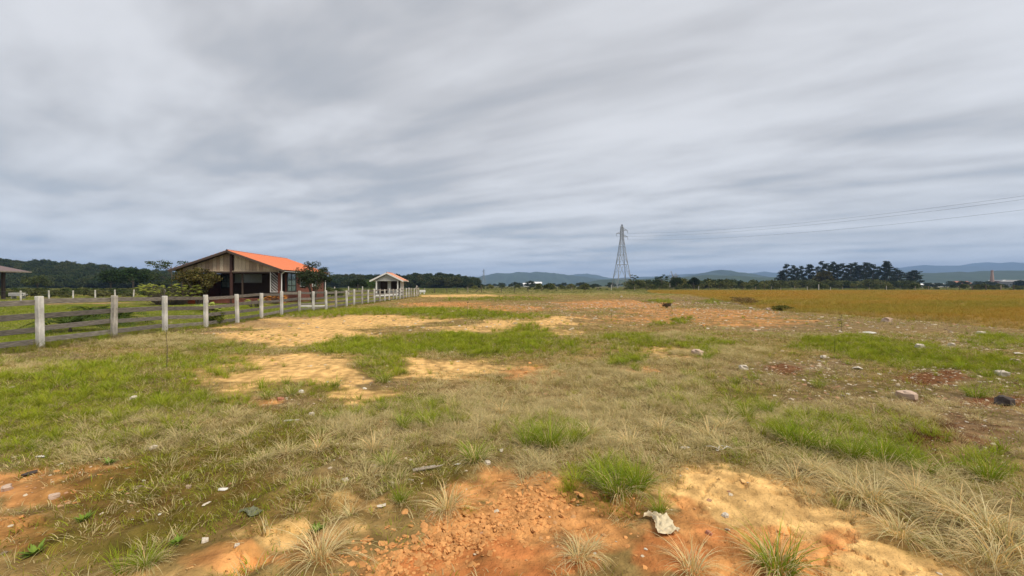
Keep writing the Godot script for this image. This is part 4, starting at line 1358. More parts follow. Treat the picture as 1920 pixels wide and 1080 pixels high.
func gabled_roof(parent: Node, half: float, rise: float, top: float, length: float, tile: Material, trim: Material) -> void:
	# ridge from z = 0 back to z = -length
	var roof := Node3D.new()
	roof.name = "roof"
	parent.add_child(roof)
	roof.position = Vector3(0, top, 0)
	var right := tiled_slope(length, half, rise)
	part("tile_slope", right, tile, roof)
	part("tile_slope", flip_x(right), tile, roof)
	var slope := sqrt(half * half + rise * rise)
	var ang := atan2(rise, half)
	for s in [-1.0, 1.0]:
		var deck := part("deck", block(Vector3(slope - 0.02, 0.05, length - 0.04), 0.004), trim, roof)
		deck.position = Vector3(s * half / 2.0, -rise / 2.0 - 0.005, -length / 2.0)
		deck.rotation.z = -s * ang
		for z in [0.02, -length - 0.02]:
			var f := part("bargeboard", block(Vector3(slope + 0.02, 0.2, 0.035), 0.004), trim, roof)
			f.position = Vector3(s * half / 2.0, -rise / 2.0 - 0.03, z)
			f.rotation.z = -s * ang
	var cap := Bag.new()
	cap.tube([Vector3(0, 0.06, 0.02), Vector3(0, 0.06, -length - 0.02)], [0.085, 0.085], 10)
	part("ridge_cap", cap.mesh(), M.ridge_tile, roof)

func window(parent: Node, at: Vector3, turn: float, w: float, h: float, cols: int, lines: int, frame: Material, curtain: bool) -> void:
	# faces local +z
	var n := Node3D.new()
	n.name = "window"
	parent.add_child(n, true)
	n.position = at
	n.rotation.y = turn
	var b := Bag.new()
	var q := 0.07
	for s in [-1, 1]:
		b.box(Vector3(q, h + q * 0.98, 0.08), Transform3D(Basis(), Vector3(s * w / 2.0, 0, 0.04)))
		b.box(Vector3(w - q, q, 0.078), Transform3D(Basis(), Vector3(0, s * h / 2.0, 0.04)))
	for k in range(1, cols):
		b.box(Vector3(0.05, h - q, 0.06), Transform3D(Basis(), Vector3(-w / 2.0 + w * k / cols, 0, 0.038)))
	for k in range(1, lines):
		b.box(Vector3(w - q, 0.05, 0.056), Transform3D(Basis(), Vector3(0, -h / 2.0 + h * k / lines, 0.037)))
	part("frame", b.mesh(), frame, n)
	var cw := w / cols
	var lh := h / lines
	for k in cols:
		for l in lines:
			put_block("pane", Vector3(cw - 0.055, lh - 0.055, 0.008), Vector3(-w / 2.0 + cw * (k + 0.5), -h / 2.0 + lh * (l + 0.5), 0.03), M.glass, n, Vector3.ZERO, 0.001)
	if curtain:
		put_block("curtain", Vector3(w - 0.1, h - 0.1, 0.01), Vector3(0, 0, 0.012), M.curtain, n, Vector3.ZERO, 0.002)

func make_farmhouse() -> void:
	var t := thing("farmhouse", "single-storey brick farmhouse with orange tiled gable roof and plank gable", "house", Vector3(-25.9, 0.0, -37.8), deg_to_rad(5.15))
	rng.seed = 601
	gabled_roof(t, 4.95, 1.8, 4.78, 12.2, M.roof_tile, M.dark_wood)
	var fz := -0.72
	# gable planks, cut to the slope
	var x := -4.25
	var k := 0
	while x < 4.2:
		var w := minf(rng.randf_range(0.26, 0.36), 4.25 - x)
		if absf(x + w / 2.0) > 0.14:
			var b := Bag.new()
			var q := 0.012
			var p := []
			for z in [fz - 0.012, fz + 0.013]:
				for e in [x + q, x + w - q]:
					p.append(Vector3(e, 2.93, z))
					p.append(Vector3(e, maxf(2.95, 4.70 - absf(e) * 1.8 / 4.95), z))
			var mid: Vector3 = (p[0] + p[7]) / 2.0
			b.quad(p[0], p[1], p[3], p[2], mid)
			b.quad(p[4], p[5], p[7], p[6], mid)
			b.quad(p[0], p[1], p[5], p[4], mid)
			b.quad(p[2], p[3], p[7], p[6], mid)
			b.quad(p[0], p[2], p[6], p[4], mid)
			b.quad(p[1], p[3], p[7], p[5], mid)
			part("gable_plank", b.mesh(), M["gable_plank_%d" % (rng.randi() % 4)], t)
		x += w
		k += 1
	var backing := Bag.new()
	for z in [fz - 0.06]:
		backing.tri(Vector3(-4.25, 2.95, z), Vector3(4.25, 2.95, z), Vector3(0, 4.62, z), Vector3(0, 3, z - 1))
		backing.tri(Vector3(-4.25, 2.95, z - 0.02), Vector3(4.25, 2.95, z - 0.02), Vector3(0, 4.62, z - 0.02), Vector3(0, 3, z + 1))
	part("gable_backing", backing.mesh(), M.dark_wood, t)
	put_block("tie_beam", Vector3(8.7, 0.16, 0.14), Vector3(0, 2.86, fz), M.dark_wood, t)
	put_block("ledge_board", Vector3(8.5, 0.05, 0.05), Vector3(0, 2.955, fz + 0.06), M.gable_plank_2, t)
	put_block("porch_post", Vector3(0.19, 4.4, 0.19), Vector3(0, 2.2, fz + 0.03), M.red_wood, t)
	put_block("porch_post", Vector3(0.17, 2.8, 0.17), Vector3(-4.2, 1.4, fz), M.dark_wood, t)
	put_block("porch_post", Vector3(0.26, 2.8, 0.26), Vector3(4.28, 1.4, fz), M.brick, t)
	put_block("porch_post", Vector3(0.12, 2.78, 0.12), Vector3(0.75, 1.39, fz - 0.4), M.dark_wood, t)
	# porch: low brick wall, floor, ceiling, inner walls
	put_block("parapet", Vector3(8.2, 0.46, 0.16), Vector3(0, 0.23, fz + 0.02), M.brick, t)
	put_block("porch_floor", Vector3(8.6, 0.1, 11.0), Vector3(0, 0.03, -6.35), M.floor_tile, t)
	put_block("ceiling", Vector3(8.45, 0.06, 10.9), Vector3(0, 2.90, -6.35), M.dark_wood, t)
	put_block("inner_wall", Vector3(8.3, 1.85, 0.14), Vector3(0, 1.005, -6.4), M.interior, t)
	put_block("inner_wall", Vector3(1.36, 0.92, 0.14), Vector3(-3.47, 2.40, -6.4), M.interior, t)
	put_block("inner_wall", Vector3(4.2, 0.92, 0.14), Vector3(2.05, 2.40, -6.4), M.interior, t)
	# wide glazed band of the inner wall
	var band := Node3D.new()
	band.name = "window"
	t.add_child(band, true)
	band.position = Vector3(-1.42, 2.40, -6.36)
	put_block("sheet", Vector3(2.7, 0.9, 0.02), Vector3.ZERO, M.frosted, band, Vector3.ZERO, 0.002)
	put_block("sill", Vector3(2.76, 0.06, 0.12), Vector3(0, -0.46, 0.07), M.grey_plaster, band)
	put_block("curtain", Vector3(1.1, 0.8, 0.02), Vector3(0.8, -0.02, 0.03), M.curtain, band, Vector3.ZERO, 0.004)
	window(t, Vector3(-3.6, 2.05, -6.32), 0.0, 0.9, 1.3, 2, 2, M.dark_frame, true)
	# white lattice at the porch's right end
	var lat := Node3D.new()
	lat.name = "lattice"
	t.add_child(lat)
	lat.position = Vector3(3.83, 1.95, fz + 0.05)
	for s in [-1, 1]:
		put_block("stile", Vector3(0.06, 1.9, 0.05), Vector3(s * 0.37, 0, 0), M.lattice_white, lat)
	put_block("rail", Vector3(0.68, 0.06, 0.05), Vector3(0, -0.92, 0), M.lattice_white, lat)
	for n in 9:
		var y := 1.05 - n * 0.27
		var a := Vector3(-0.34, y, 0)
		var e := Vector3(0.34, y - 0.62, 0)
		if e.y < -0.9:
			var f := (a.y + 0.9) / (a.y - e.y)
			if f < 0.15:
				continue
			e = a.lerp(e, f)
		if a.y > 0.9:
			a = a.lerp(e, (a.y - 0.9) / (a.y - e.y))
		var b := Bag.new()
		b.bar(a, e, 0.075, 0.03)
		part("slat", b.mesh(), M.lattice_white, lat)
	# outer walls of the house behind the porch
	put_block("wall", Vector3(0.2, 2.85, 9.75), Vector3(4.28, 1.425, -6.9), M.brick, t)
	put_block("wall", Vector3(0.2, 2.85, 9.75), Vector3(-4.28, 1.425, -6.9), M.brick, t)
	put_block("wall", Vector3(8.3, 2.84, 0.2), Vector3(0, 1.42, -11.7), M.brick, t)
	var gb := Bag.new()
	gb.tri(Vector3(-4.3, 2.85, -11.7), Vector3(4.3, 2.85, -11.7), Vector3(0, 4.6, -11.7), Vector3(0, 3, 0))
	gb.tri(Vector3(-4.3, 2.85, -11.6), Vector3(4.3, 2.85, -11.6), Vector3(0, 4.6, -11.6), Vector3(0, 3, -20))
	part("rear_gable", gb.mesh(), M.gable_plank_3, t)
	window(t, Vector3(4.385, 1.95, -2.9), PI / 2, 1.9, 1.75, 2, 3, M.dark_frame, true)
	window(t, Vector3(4.385, 2.12, -5.6), PI / 2, 1.3, 1.15, 2, 2, M.white_paint, true)
	window(t, Vector3(4.385, 2.12, -8.8), PI / 2, 1.3, 1.15, 2, 2, M.white_paint, true)
	for z in [fz + 0.25, -11.85]:
		var b := Bag.new()
		b.tube([Vector3(4.88, 2.98, z), Vector3(4.55, 2.72, z), Vector3(4.52, 0.05, z)], [0.05, 0.05, 0.05], 8)
		part("downpipe", b.mesh(), M.white_paint, t)
	put_block("gutter", Vector3(0.09, 0.07, 12.1), Vector3(4.98, 2.93, -6.1), M.grey_plaster, t)
	# loose things seen through the fence
	var base := t.transform
	var crate := thing("crate", "orange plastic crate before the farmhouse porch wall", "crate", base * Vector3(-2.75, 0, 0.35), 0.3)
	put_block("bottom", Vector3(0.5, 0.04, 0.36), Vector3(0, 0.03, 0), M.orange_plastic, crate)
	for s in [-1, 1]:
		put_block("side", Vector3(0.5, 0.36, 0.025), Vector3(0, 0.23, s * 0.18), M.orange_plastic, crate)
		put_block("end", Vector3(0.025, 0.36, 0.33), Vector3(s * 0.24, 0.23, 0), M.orange_plastic, crate)
	var pot := thing("plant_pot", "white round plant pot by the farmhouse porch wall", "pot", base * Vector3(-1.6, 0, 0.3))
	var pb := Bag.new()
	pb.tube([Vector3(0, 0, 0), Vector3(0, 0.40, 0), Vector3(0, 0.46, 0), Vector3(0, 0.44, 0), Vector3(0, 0.4, 0)], [0.15, 0.22, 0.24, 0.2, 0.02], 14)
	part("bowl", pb.mesh(), M.white_paint, pot)
	var bench := thing("garden_bench", "low dark bench at the farmhouse's left corner", "bench", base * Vector3(-4.3, 0, 0.5))
	put_block("seat", Vector3(1.1, 0.06, 0.36), Vector3(0, 0.42, 0), M.dark_wood, bench)
	for s in [-1, 1]:
		put_block("leg", Vector3(0.07, 0.4, 0.34), Vector3(s * 0.45, 0.19, 0), M.dark_wood, bench)
	var slab := thing("paving_slab", "long pale concrete edging slab in the lawn beside the farmhouse", "slab", ground_at(588, 576), 0.12)
	put_block("slab", Vector3(1.9, 0.16, 0.5), Vector3(0, 0.06, 0), M.concrete, slab, Vector3.ZERO, 0.03)

func make_hut() -> void:
	var t := thing("hut", "small open hut with pale orange roof and white posts beyond the fence", "hut", Vector3(-18.4, 0, -61.0), deg_to_rad(3))
	gabled_roof(t, 2.45, 1.2, 3.5, 3.8, M.pale_roof_tile, M.white_paint)
	var fz := -0.35
	var g := Bag.new()
	for s in [-1.0, 1.0]:
		g.tri(Vector3(-1.75, 2.42, fz + s * 0.03), Vector3(1.75, 2.42, fz + s * 0.03), Vector3(0, 3.30, fz + s * 0.03), Vector3(0, 2.6, fz))
	part("gable", g.mesh(), M.grey_plaster, t)
	put_block("beam", Vector3(3.5, 0.12, 0.12), Vector3(0, 2.36, fz), M.grey_plaster, t)
	for s in [-1, 1]:
		put_block("post", Vector3(0.16, 2.3, 0.16), Vector3(s * 1.55, 1.15, fz), M.white_paint, t)
	put_block("floor", Vector3(3.6, 0.14, 3.4), Vector3(0, 0.06, -1.9), M.concrete, t)
	put_block("step_wall", Vector3(3.2, 0.3, 0.16), Vector3(0, 0.27, fz - 0.05), M.white_paint, t)
	put_block("wall", Vector3(0.12, 2.25, 2.3), Vector3(1.75, 1.24, -2.3), M.grey_plaster, t)
	put_block("wall", Vector3(0.12, 2.25, 2.3), Vector3(-1.75, 1.24, -2.3), M.grey_plaster, t)
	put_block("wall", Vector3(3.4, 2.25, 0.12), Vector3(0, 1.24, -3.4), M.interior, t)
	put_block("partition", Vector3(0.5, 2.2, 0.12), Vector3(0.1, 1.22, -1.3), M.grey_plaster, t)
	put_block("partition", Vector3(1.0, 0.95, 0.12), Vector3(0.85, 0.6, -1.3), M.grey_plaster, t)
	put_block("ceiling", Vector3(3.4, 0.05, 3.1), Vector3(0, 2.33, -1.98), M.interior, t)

func make_pavilion() -> void:
	var t := thing("pavilion", "open pavilion with dull purple hipped roof on dark posts", "pavilion", Vector3(-65.6, 0, -46.0))
	var hx := 7.6
	var hz := 4.2
	var b := Bag.new()
	var r0 := Vector3(-3.6, 4.9, 0)
	var r1 := Vector3(3.6, 4.9, 0)
	var c := [Vector3(-hx, 3.3, hz), Vector3(hx, 3.3, hz), Vector3(hx, 3.3, -hz), Vector3(-hx, 3.3, -hz)]
	var mid := Vector3(0, 3.6, 0)
	b.quad(c[0], c[1], r1, r0, mid)
	b.quad(c[2], c[3], r0, r1, mid)
	b.tri(c[1], c[2], r1, mid)
	b.tri(c[3], c[0], r0, mid)
	part("roof", b.mesh(), M.purple_roof_tile, t)
	put_block("soffit", Vector3(hx * 2 - 0.05, 0.08, hz * 2 - 0.05), Vector3(0, 3.22, 0), M.dark_wood, t)
	for s in [-1, 1]:
		put_block("fascia", Vector3(hx * 2 + 0.04, 0.16, 0.04), Vector3(0, 3.25, s * (hz + 0.02)), M.grey_plank_1, t)
		put_block("fascia", Vector3(0.04, 0.158, hz * 2), Vector3(s * (hx + 0.02), 3.25, 0), M.grey_plank_1, t)
		for q in [-1, 1]:
			put_block("post", Vector3(0.26, 3.2, 0.26), Vector3(s * (hx - 2.3), 1.6, q * (hz - 0.9)), M.dark_wood, t)
	var tank := thing("water_trough", "low white trough on the lawn beside the pavilion", "trough", standing(34, 52))
	trough(tank, 1.7, 0.75)
	var block_ := thing("water_trough", "small white trough on legs past the plank fence's end", "trough", standing(792, 80))
	trough(block_, 1.0, 0.8)

func trough(t: Node3D, w: float, h: float) -> void:
	for s in [-1, 1]:
		put_block("long_side", Vector3(w, h * 0.55, 0.06), Vector3(0, h * 0.7, s * 0.3), M.white_paint, t)
		put_block("short_side", Vector3(0.06, h * 0.55, 0.53), Vector3(s * (w / 2.0 - 0.035), h * 0.7, 0), M.white_paint, t)
		put_block("leg", Vector3(0.12, h * 0.45, 0.5), Vector3(s * w * 0.33, h * 0.2, 0), M.white_paint, t)
	put_block("bottom", Vector3(w - 0.13, 0.06, 0.53), Vector3(0, h * 0.46, 0), M.white_paint, t)

func make_far_buildings() -> void:
	var z := 500.0
	var f := thing("factory", "long low factory with pale roof and wide open-fronted shed", "factory", standing(1893, z))
	put_block("hall", Vector3(46, 7.4, 14), Vector3(6, 3.7, 0), M.chimney_brick, f, Vector3.ZERO, 0.05)
	put_block("hall_roof", Vector3(47, 1.2, 15), Vector3(6, 8.0, 0), M.white_roof, f, Vector3.ZERO, 0.3)
	# open shed: two side walls, back wall and a low gabled roof; the front is open
	for sx in [-1, 1]:
		put_block("shed_wall", Vector3(0.3, 6.2, 13), Vector3(-13 + sx * 8.6, 3.1, 14.2), M.shed_sheet, f, Vector3.ZERO, 0.03)
		put_block("shed_roof", Vector3(9.5, 0.25, 13.6), Vector3(-13 + sx * 4.55, 7.3, 14.2), M.shed_sheet, f, Vector3(0, 0, -sx * 0.235), 0.03)
	put_block("shed_wall", Vector3(16.9, 6.2, 0.3), Vector3(-13, 3.1, 7.9), M.shed_sheet, f, Vector3.ZERO, 0.03)
	var ch := thing("chimney", "tapering brick chimney standing beside the long factory", "chimney", standing(1860, 502))
	var b := Bag.new()
	b.tube([Vector3(0, -0.5, 0), Vector3(0, 12, 0), Vector3(0, 18.4, 0), Vector3(0, 18.8, 0), Vector3(0, 20.4, 0)], [2.3, 1.6, 1.0, 1.25, 1.2], 12)
	part("stack", b.mesh(), M.chimney_brick, ch)
	var list := [[1721, 430, 9.0, "white-roofed house close to the grove's thin end"], [1751, 520, 10.0, "white-roofed house between the grove and factory, larger"], [1763, 620, 11.0, "white-roofed house far behind the other white houses"], [1789, 640, 12.0, "white-roofed house nearest the factory side"], [1800, 470, 16.0, "long brownish farm shed on the plain before the factory"], [988, 900, 18.0, "small white works building under the blue mountain"], [1006, 930, 24.0, "wider white works building under the blue mountain"]]
	for k in list.size():
		var h := thing("distant_house", list[k][3], "house", standing(list[k][0], list[k][1]))
		var w: float = list[k][2]
		put_block("wall", Vector3(w * 0.9, w * 0.28, w * 0.6), Vector3(0, w * 0.14, 0), M.chimney_brick if k == 4 else M.white_paint, h, Vector3.ZERO, 0.05)
		var r := Bag.new()
		var e := w * 0.5
		var d := w * 0.36
		var y := w * 0.28
		var top := y + w * 0.16
		var mid := Vector3(0, y + 0.1, 0)
		r.quad(Vector3(-e, y, d), Vector3(e, y, d), Vector3(e, top, 0), Vector3(-e, top, 0), mid)
		r.quad(Vector3(-e, y, -d), Vector3(e, y, -d), Vector3(e, top, 0), Vector3(-e, top, 0), mid)
		r.tri(Vector3(-e, y, d), Vector3(-e, y, -d), Vector3(-e, top, 0), mid)
		r.tri(Vector3(e, y, d), Vector3(e, y, -d), Vector3(e, top, 0), mid)
		r.quad(Vector3(-e, y, d), Vector3(e, y, d), Vector3(e, y, -d), Vector3(-e, y, -d), mid + Vector3(0, 1, 0))
		part("roof", r.mesh(), M.ridge_tile if k == 4 else M.white_roof, h)

# ---------------------------------------------------------------- pylons
func make_pylon() -> void:
	var prof := [[0.0, 4.9], [5.9, 4.1], [14.8, 2.75], [20.8, 2.0], [26.0, 1.4], [31.0, 0.85], [33.5, 0.8], [36.2, 0.75], [38.0, 0.6], [39.7, 0.12]]
	var t := thing("pylon", "tall steel lattice pylon rising over the far field", "pylon", standing(1166, 258), 0.14)
	var corner := func(k: int, q: int) -> Vector3:
		var w: float = prof[k][1]
		return Vector3(w * (1 if q in [0, 3] else -1), prof[k][0], w * (1 if q < 2 else -1))
	for q in 4:
		var b := Bag.new()
		for k in prof.size() - 1:
			b.bar(corner.call(k, q), corner.call(k + 1, q), 0.26 if k < 5 else 0.2, 0.26 if k < 5 else 0.2)
		part("leg", b.mesh(), M.steel, t)
	var lat := Bag.new()
	for k in prof.size() - 2:
		for q in 4:
			var a: Vector3 = corner.call(k, q)
			var b: Vector3 = corner.call(k, (q + 1) % 4)
			var c: Vector3 = corner.call(k + 1, q)
			var d: Vector3 = corner.call(k + 1, (q + 1) % 4)
			lat.bar(c, d, 0.15, 0.15)
			if k < 3:
				var m := (c + d) / 2.0
				lat.bar(a, m, 0.15, 0.15)
				lat.bar(b, m, 0.15, 0.15)
				lat.bar((a + m) / 2.0, (a + c) / 2.0, 0.1, 0.1)
				lat.bar((b + m) / 2.0, (b + d) / 2.0, 0.1, 0.1)
			else:
				lat.bar(a, d, 0.13, 0.13)
				lat.bar(b, c, 0.13, 0.13)
	part("bracing", lat.mesh(), M.steel, t)
	var tips := []
	for arm in [[36.0, 3.6, 1.0], [34.0, 3.6, -1.0], [32.0, 3.8, 1.0]]:
		var b := Bag.new()
		var s: float = arm[2]
		var tip := Vector3(s * arm[1], arm[0], 0)
		for zz in [-0.9, 0.9]:
			b.bar(Vector3(s * 0.9, arm[0], zz), tip, 0.16, 0.16)
			b.bar(Vector3(s * 0.9, arm[0] + 1.2, zz), tip, 0.14, 0.14)
		part("cross_arm", b.mesh(), M.steel, t)
		var i := Bag.new()
		for n in 7:
			i.tube([tip + Vector3(0, -0.15 - n * 0.22, 0), tip + Vector3(0, -0.22 - n * 0.22, 0), tip + Vector3(0, -0.36 - n * 0.22, 0)], [0.05, 0.17, 0.05], 8)
		part("insulator", i.mesh(), M.insulator, t)
		tips.append(t.transform * (tip + Vector3(0, -1.75, 0)))
	var far := standing(907, 940)
	copy(t, "pylon", far, 0.5, Vector3.ONE, "faint distant lattice pylon before the blue mountain", "pylon")
	# conductors come in from the right, out of the picture
	var names := ["upper", "middle", "lower"]
	for k in 3:
		var b := Bag.new()
		var pts := []
		var rad := []
		var off: Vector3 = tips[k] - t.position
		var right := Vector3(192, 0, -34) + off
		for n in 29:
			var u := n / 28.0
			var p: Vector3 = right.lerp(tips[k], u)
			p.y -= 7.0 * 4.0 * u * (1 - u)
			pts.append(p)
			rad.append(0.028)
		b.tube(pts, rad, 5)
		var o := part("power_line", b.mesh(), M.wire_dark, self)
		tag(o, "thin dark power line strung from the pylon's %s cross arm" % names[k], "power line")

# ---------------------------------------------------------------- garden and small things
func make_garden() -> void:
	var h := Transform3D(Basis(Vector3.UP, deg_to_rad(5.15)), Vector3(-25.9, 0, -37.8))
	tree("porch_tree", "olive brown twiggy tree before the farmhouse gable", "garden", 701, 3.3, 3.8, Color(0.10, 0.09, 0.028), h * Vector3(-1.7, 0, 1.2))
	tree("porch_tree", "dark leafy tree with thin stems at the farmhouse's right wall", "garden", 702, 4.2, 3.7, Color(0.045, 0.062, 0.03), Vector3(-19.4, 0, -40.6))
	broadleaf("broadleaf_plant", "yellow-green broad-leaved plants crowding the farmhouse's left front", 703, 1.75, 4.6, h * Vector3(-3.4, 0, 2.2), 240, Color(0.17, 0.19, 0.035))
	broadleaf("broadleaf_plant", "low rusty orange leafed plant at the farmhouse's right corner", 704, 0.75, 1.5, Vector3(-20.6, 0, -36.3), 70, Color(0.30, 0.13, 0.03))
	broadleaf("broadleaf_plant", "small yellow-green plant on the lawn before the farmhouse's corner", 705, 0.6, 1.0, Vector3(-18.9, 0, -30.5), 40, Color(0.26, 0.27, 0.05))
	broadleaf("broadleaf_plant", "pale green leafy plant on the lawn facing the farmhouse porch", 706, 0.45, 1.5, Vector3(-19.5, 0, -26.6), 50, Color(0.24, 0.28, 0.06))
	palm("young palm with dark arching fronds behind the nearest fence bay", 711, Vector3(-15.3, height(-15.3, 14.4), -14.4), 1.5, 17)
	palm("young palm with spreading fronds behind the second fence bay", 712, Vector3(-16.2, height(-16.2, 17.2), -17.2), 1.55, 16)
	palm("small yellowish palm on the lawn behind the plank fence", 713, Vector3(-20.6, height(-20.6, 20.5), -20.5), 1.3, 14)
	bush("fence_bush", "leafy green weed clump at a fence post's foot", 721, 0.62, 0.75, 0.045, 1500, Color(0.12, 0.15, 0.03), standing(400, 17.6))
	bush("dead_bush", "small dark dead bush on the orange soil", 722, 0.36, 0.8, 0.045, 420, Color(0.09, 0.065, 0.04), ground_at(1250, 577))
	bush("field_bush", "dark weedy bush at the ochre field's near corner", 723, 0.4, 1.3, 0.05, 900, Color(0.11, 0.12, 0.03), ground_at(1466, 582))
	bush("field_bush", "brownish dead bush on the ochre field's edge", 724, 0.65, 2.6, 0.06, 1000, Color(0.20, 0.145, 0.06), ground_at(1395, 570))
	# single weeds and saplings
	var weeds := [[312, 697, 0.82, "thin leafless sapling standing in the grass near the plank fence", 0.9], [876, 593, 0.9, "thin dark dead stem on the orange patch", 0.3], [1146, 600, 0.5, "dark upright weed on the gravelly soil", 0.8], [1577, 624, 0.62, "green leafy weed among the rubble by the ochre field", 1.2], [1564, 662, 0.32, "short dark stick poking out of bright green grass", 0.2]]
	for k in weeds.size():
		rng.seed = 740 + k
		var w := thing("weed", weeds[k][3], "weed", ground_at(weeds[k][0], weeds[k][1]))
		var tall: float = weeds[k][2]
		var s := Bag.new()
		var l := Bag.new()
		s.tube([Vector3(0, -0.02, 0), Vector3(0.02, tall * 0.5, 0.01), Vector3(0.0, tall, 0.02)], [0.006, 0.004, 0.002], 5)
		for n in int(30 * weeds[k][4]):
			var a := rng.randf() * TAU
			var y := tall * rng.randf_range(0.25, 1.0)
			var d := Vector3(cos(a), 0.5, sin(a)).normalized()
			var len_ := tall * 0.16 * (0.25 if k == 0 else 1.0)
			l.leaf(Vector3(0.01, y, 0.01) + d * len_ * 0.6, d * len_ * 0.5, d.cross(Vector3.UP).normalized() * len_ * 0.14, Color(0.10, 0.12, 0.03) if k > 1 else Color(0.09, 0.06, 0.04))
		part("stem", s.mesh(), M.bark, w)
		part("leaves", l.mesh(), M.leaf, w)

func rosette(label: String, seed_: int, where: Vector3, size: float) -> void:
	rng.seed = seed_
	var t := thing("leafy_weed", label, "weed", where)
	for k in 30:
		var a := k * 2.4 + rng.randf() * 0.5
		var d := Vector3(cos(a), rng.randf_range(0.25, 1.1), sin(a)).normalized()
		var b := Bag.new()
		var tone := rng.randf_range(0.75, 1.25)
		var len_ := size * rng.randf_range(0.5, 1.0)
		b.leaf(d * len_ * 0.55, d * len_ * 0.5, d.cross(Vector3.UP).normalized() * len_ * 0.13, Color(0.16 * tone, 0.24 * tone, 0.04 * tone))
		part("leaf", b.mesh(), M.leaf, t)

func make_tufts() -> void:
	rosette("small bright leafy weed at the mossy patch's lower corner", 851, ground_at(62, 1040), 0.09)
	rosette("green leafy weed sprouting on the clay beside a dry tussock", 852, ground_at(592, 992), 0.075)
	rosette("pale green weed on the upper edge of the brown bare patch", 853, ground_at(205, 868), 0.10)
	rosette("green weed growing in the dark moss by buff flakes", 854, ground_at(155, 975), 0.08)
	rosette("low green weed in the short grass below the green patch", 855, ground_at(330, 1020), 0.07)
	var tones := [Color(1, 1, 1), Color(0.8, 0.9, 0.8), Color(1.2, 1.05, 0.95), Color(0.9, 1.0, 1.1)]
	var G := Color(0.235, 0.30, 0.026)
	var S := Color(0.66, 0.52, 0.27)
	var gt := []
	var st := []
	for c in tones:
		gt.append(Color(G.r * c.r, G.g * c.g, G.b * c.b))
		st.append(Color(S.r * c.r, S.g * c.g, S.b * c.b))
	var green := [tuft_mesh(801, 130, 0.07, 0.34, 0.006, 0.35, gt, 5), tuft_mesh(802, 150, 0.10, 0.30, 0.006, 0.45, gt, 5)]
	var straw := [tuft_mesh(803, 150, 0.07, 0.32, 0.0052, 0.95, st, 5), tuft_mesh(804, 170, 0.09, 0.36, 0.005, 1.1, st, 5)]
	var under := tuft_mesh(805, 80, 0.07, 0.22, 0.005, 1.0, st, 4)
	# [px, py of the foot, kind, size]
	var list := [[838, 958, "pale", 0.85], [890, 862, "mixed", 0.85], [595, 852, "pale", 0.7], [622, 790, "green", 0.75], [1030, 838, "green", 1.2], [1070, 830, "green", 1.0], [990, 835, "green", 1.0], [1160, 930, "green", 1.05], [1195, 920, "green", 1.0], [1130, 905, "green", 0.9], [1237, 970, "green", 0.6], [725, 880, "mixed", 0.7], [750, 945, "green", 0.55], [1500, 838, "green", 1.25], [1475, 825, "green", 1.05], [1545, 845, "green", 1.0], [1600, 862, "green", 1.1], [1650, 868, "green", 1.15], [1700, 870, "green", 0.9], [1735, 890, "green", 0.9], [1855, 905, "green", 0.95],
		[1495, 905, "straw", 0.9], [1530, 890, "straw", 0.9], [1605, 930, "straw", 1.15], [1640, 945, "straw", 1.1], [1690, 1005, "straw", 0.85], [1720, 935, "straw", 1.05], [1800, 970, "straw", 1.15], [1850, 1000, "straw", 1.25], [1895, 1030, "straw", 1.2], [1870, 1060, "straw", 1.1], [1460, 1070, "mixed", 0.95], [1300, 1078, "straw", 0.8], [1180, 830, "straw", 1.0], [1110, 815, "straw", 1.0], [1240, 800, "straw", 1.05], [1330, 815, "straw", 1.05], [1360, 800, "straw", 0.9], [700, 850, "straw", 0.95], [850, 760, "straw", 0.9], [940, 770, "straw", 0.9], [1085, 1050, "straw", 0.6], [600, 1050, "straw", 0.95], [270, 1060, "mixed", 0.6], [1090, 760, "straw", 0.9],
		[720, 718, "green", 1.0], [755, 800, "green", 0.9], [800, 790, "green", 0.9], [1170, 680, "green", 1.0], [1195, 690, "green", 0.8], [1325, 675, "green", 0.95], [1535, 720, "green", 0.85], [1400, 780, "mixed", 0.9], [1290, 700, "mixed", 0.9], [545, 750, "mixed", 0.7], [500, 755, "mixed", 0.7], [630, 730, "green", 0.8], [1830, 745, "green", 0.9], [1440, 770, "green", 0.8]]
	var labels := {"green": "bright green upright grass tuft standing", "straw": "drooping pale straw tussock of dead grass", "mixed": "grass tuft with green top and straw-coloured skirt", "pale": "spiky pale grass tuft with a dark heart"}
	rng.seed = 810
	for k in list.size():
		var kind: String = list[k][2]
		var where := ground_at(list[k][0], list[k][1])
		var spot := "in mixed grass"
		if maxf(cover_at("tan", where.x, -where.z), maxf(cover_at("orange", where.x, -where.z), cover_at("red", where.x, -where.z))) > 0.5:
			spot = "on bare clay"
		elif cover_at("stony", where.x, -where.z) > 0.5:
			spot = "among rubble"
		elif cover_at("dry", where.x, -where.z) > 0.55:
			spot = "amid dry straw"
		elif cover_at("moss", where.x, -where.z) > 0.5:
			spot = "on dark moss"
		var t := thing("grass_tuft", labels[kind] + " " + spot, "grass tuft", where, rng.randf() * TAU, kind + " grass tufts " + spot)
		t.scale = Vector3.ONE * float(list[k][3]) * rng.randf_range(0.85, 1.0)
		if kind == "green" or kind == "mixed":
			part("blades", green[k % 2], M.blade, t)
		if kind != "green":
			part("dry_blades", straw[k % 2], M.blade, t)
		else:
			part("dry_blades", under, M.blade, t)

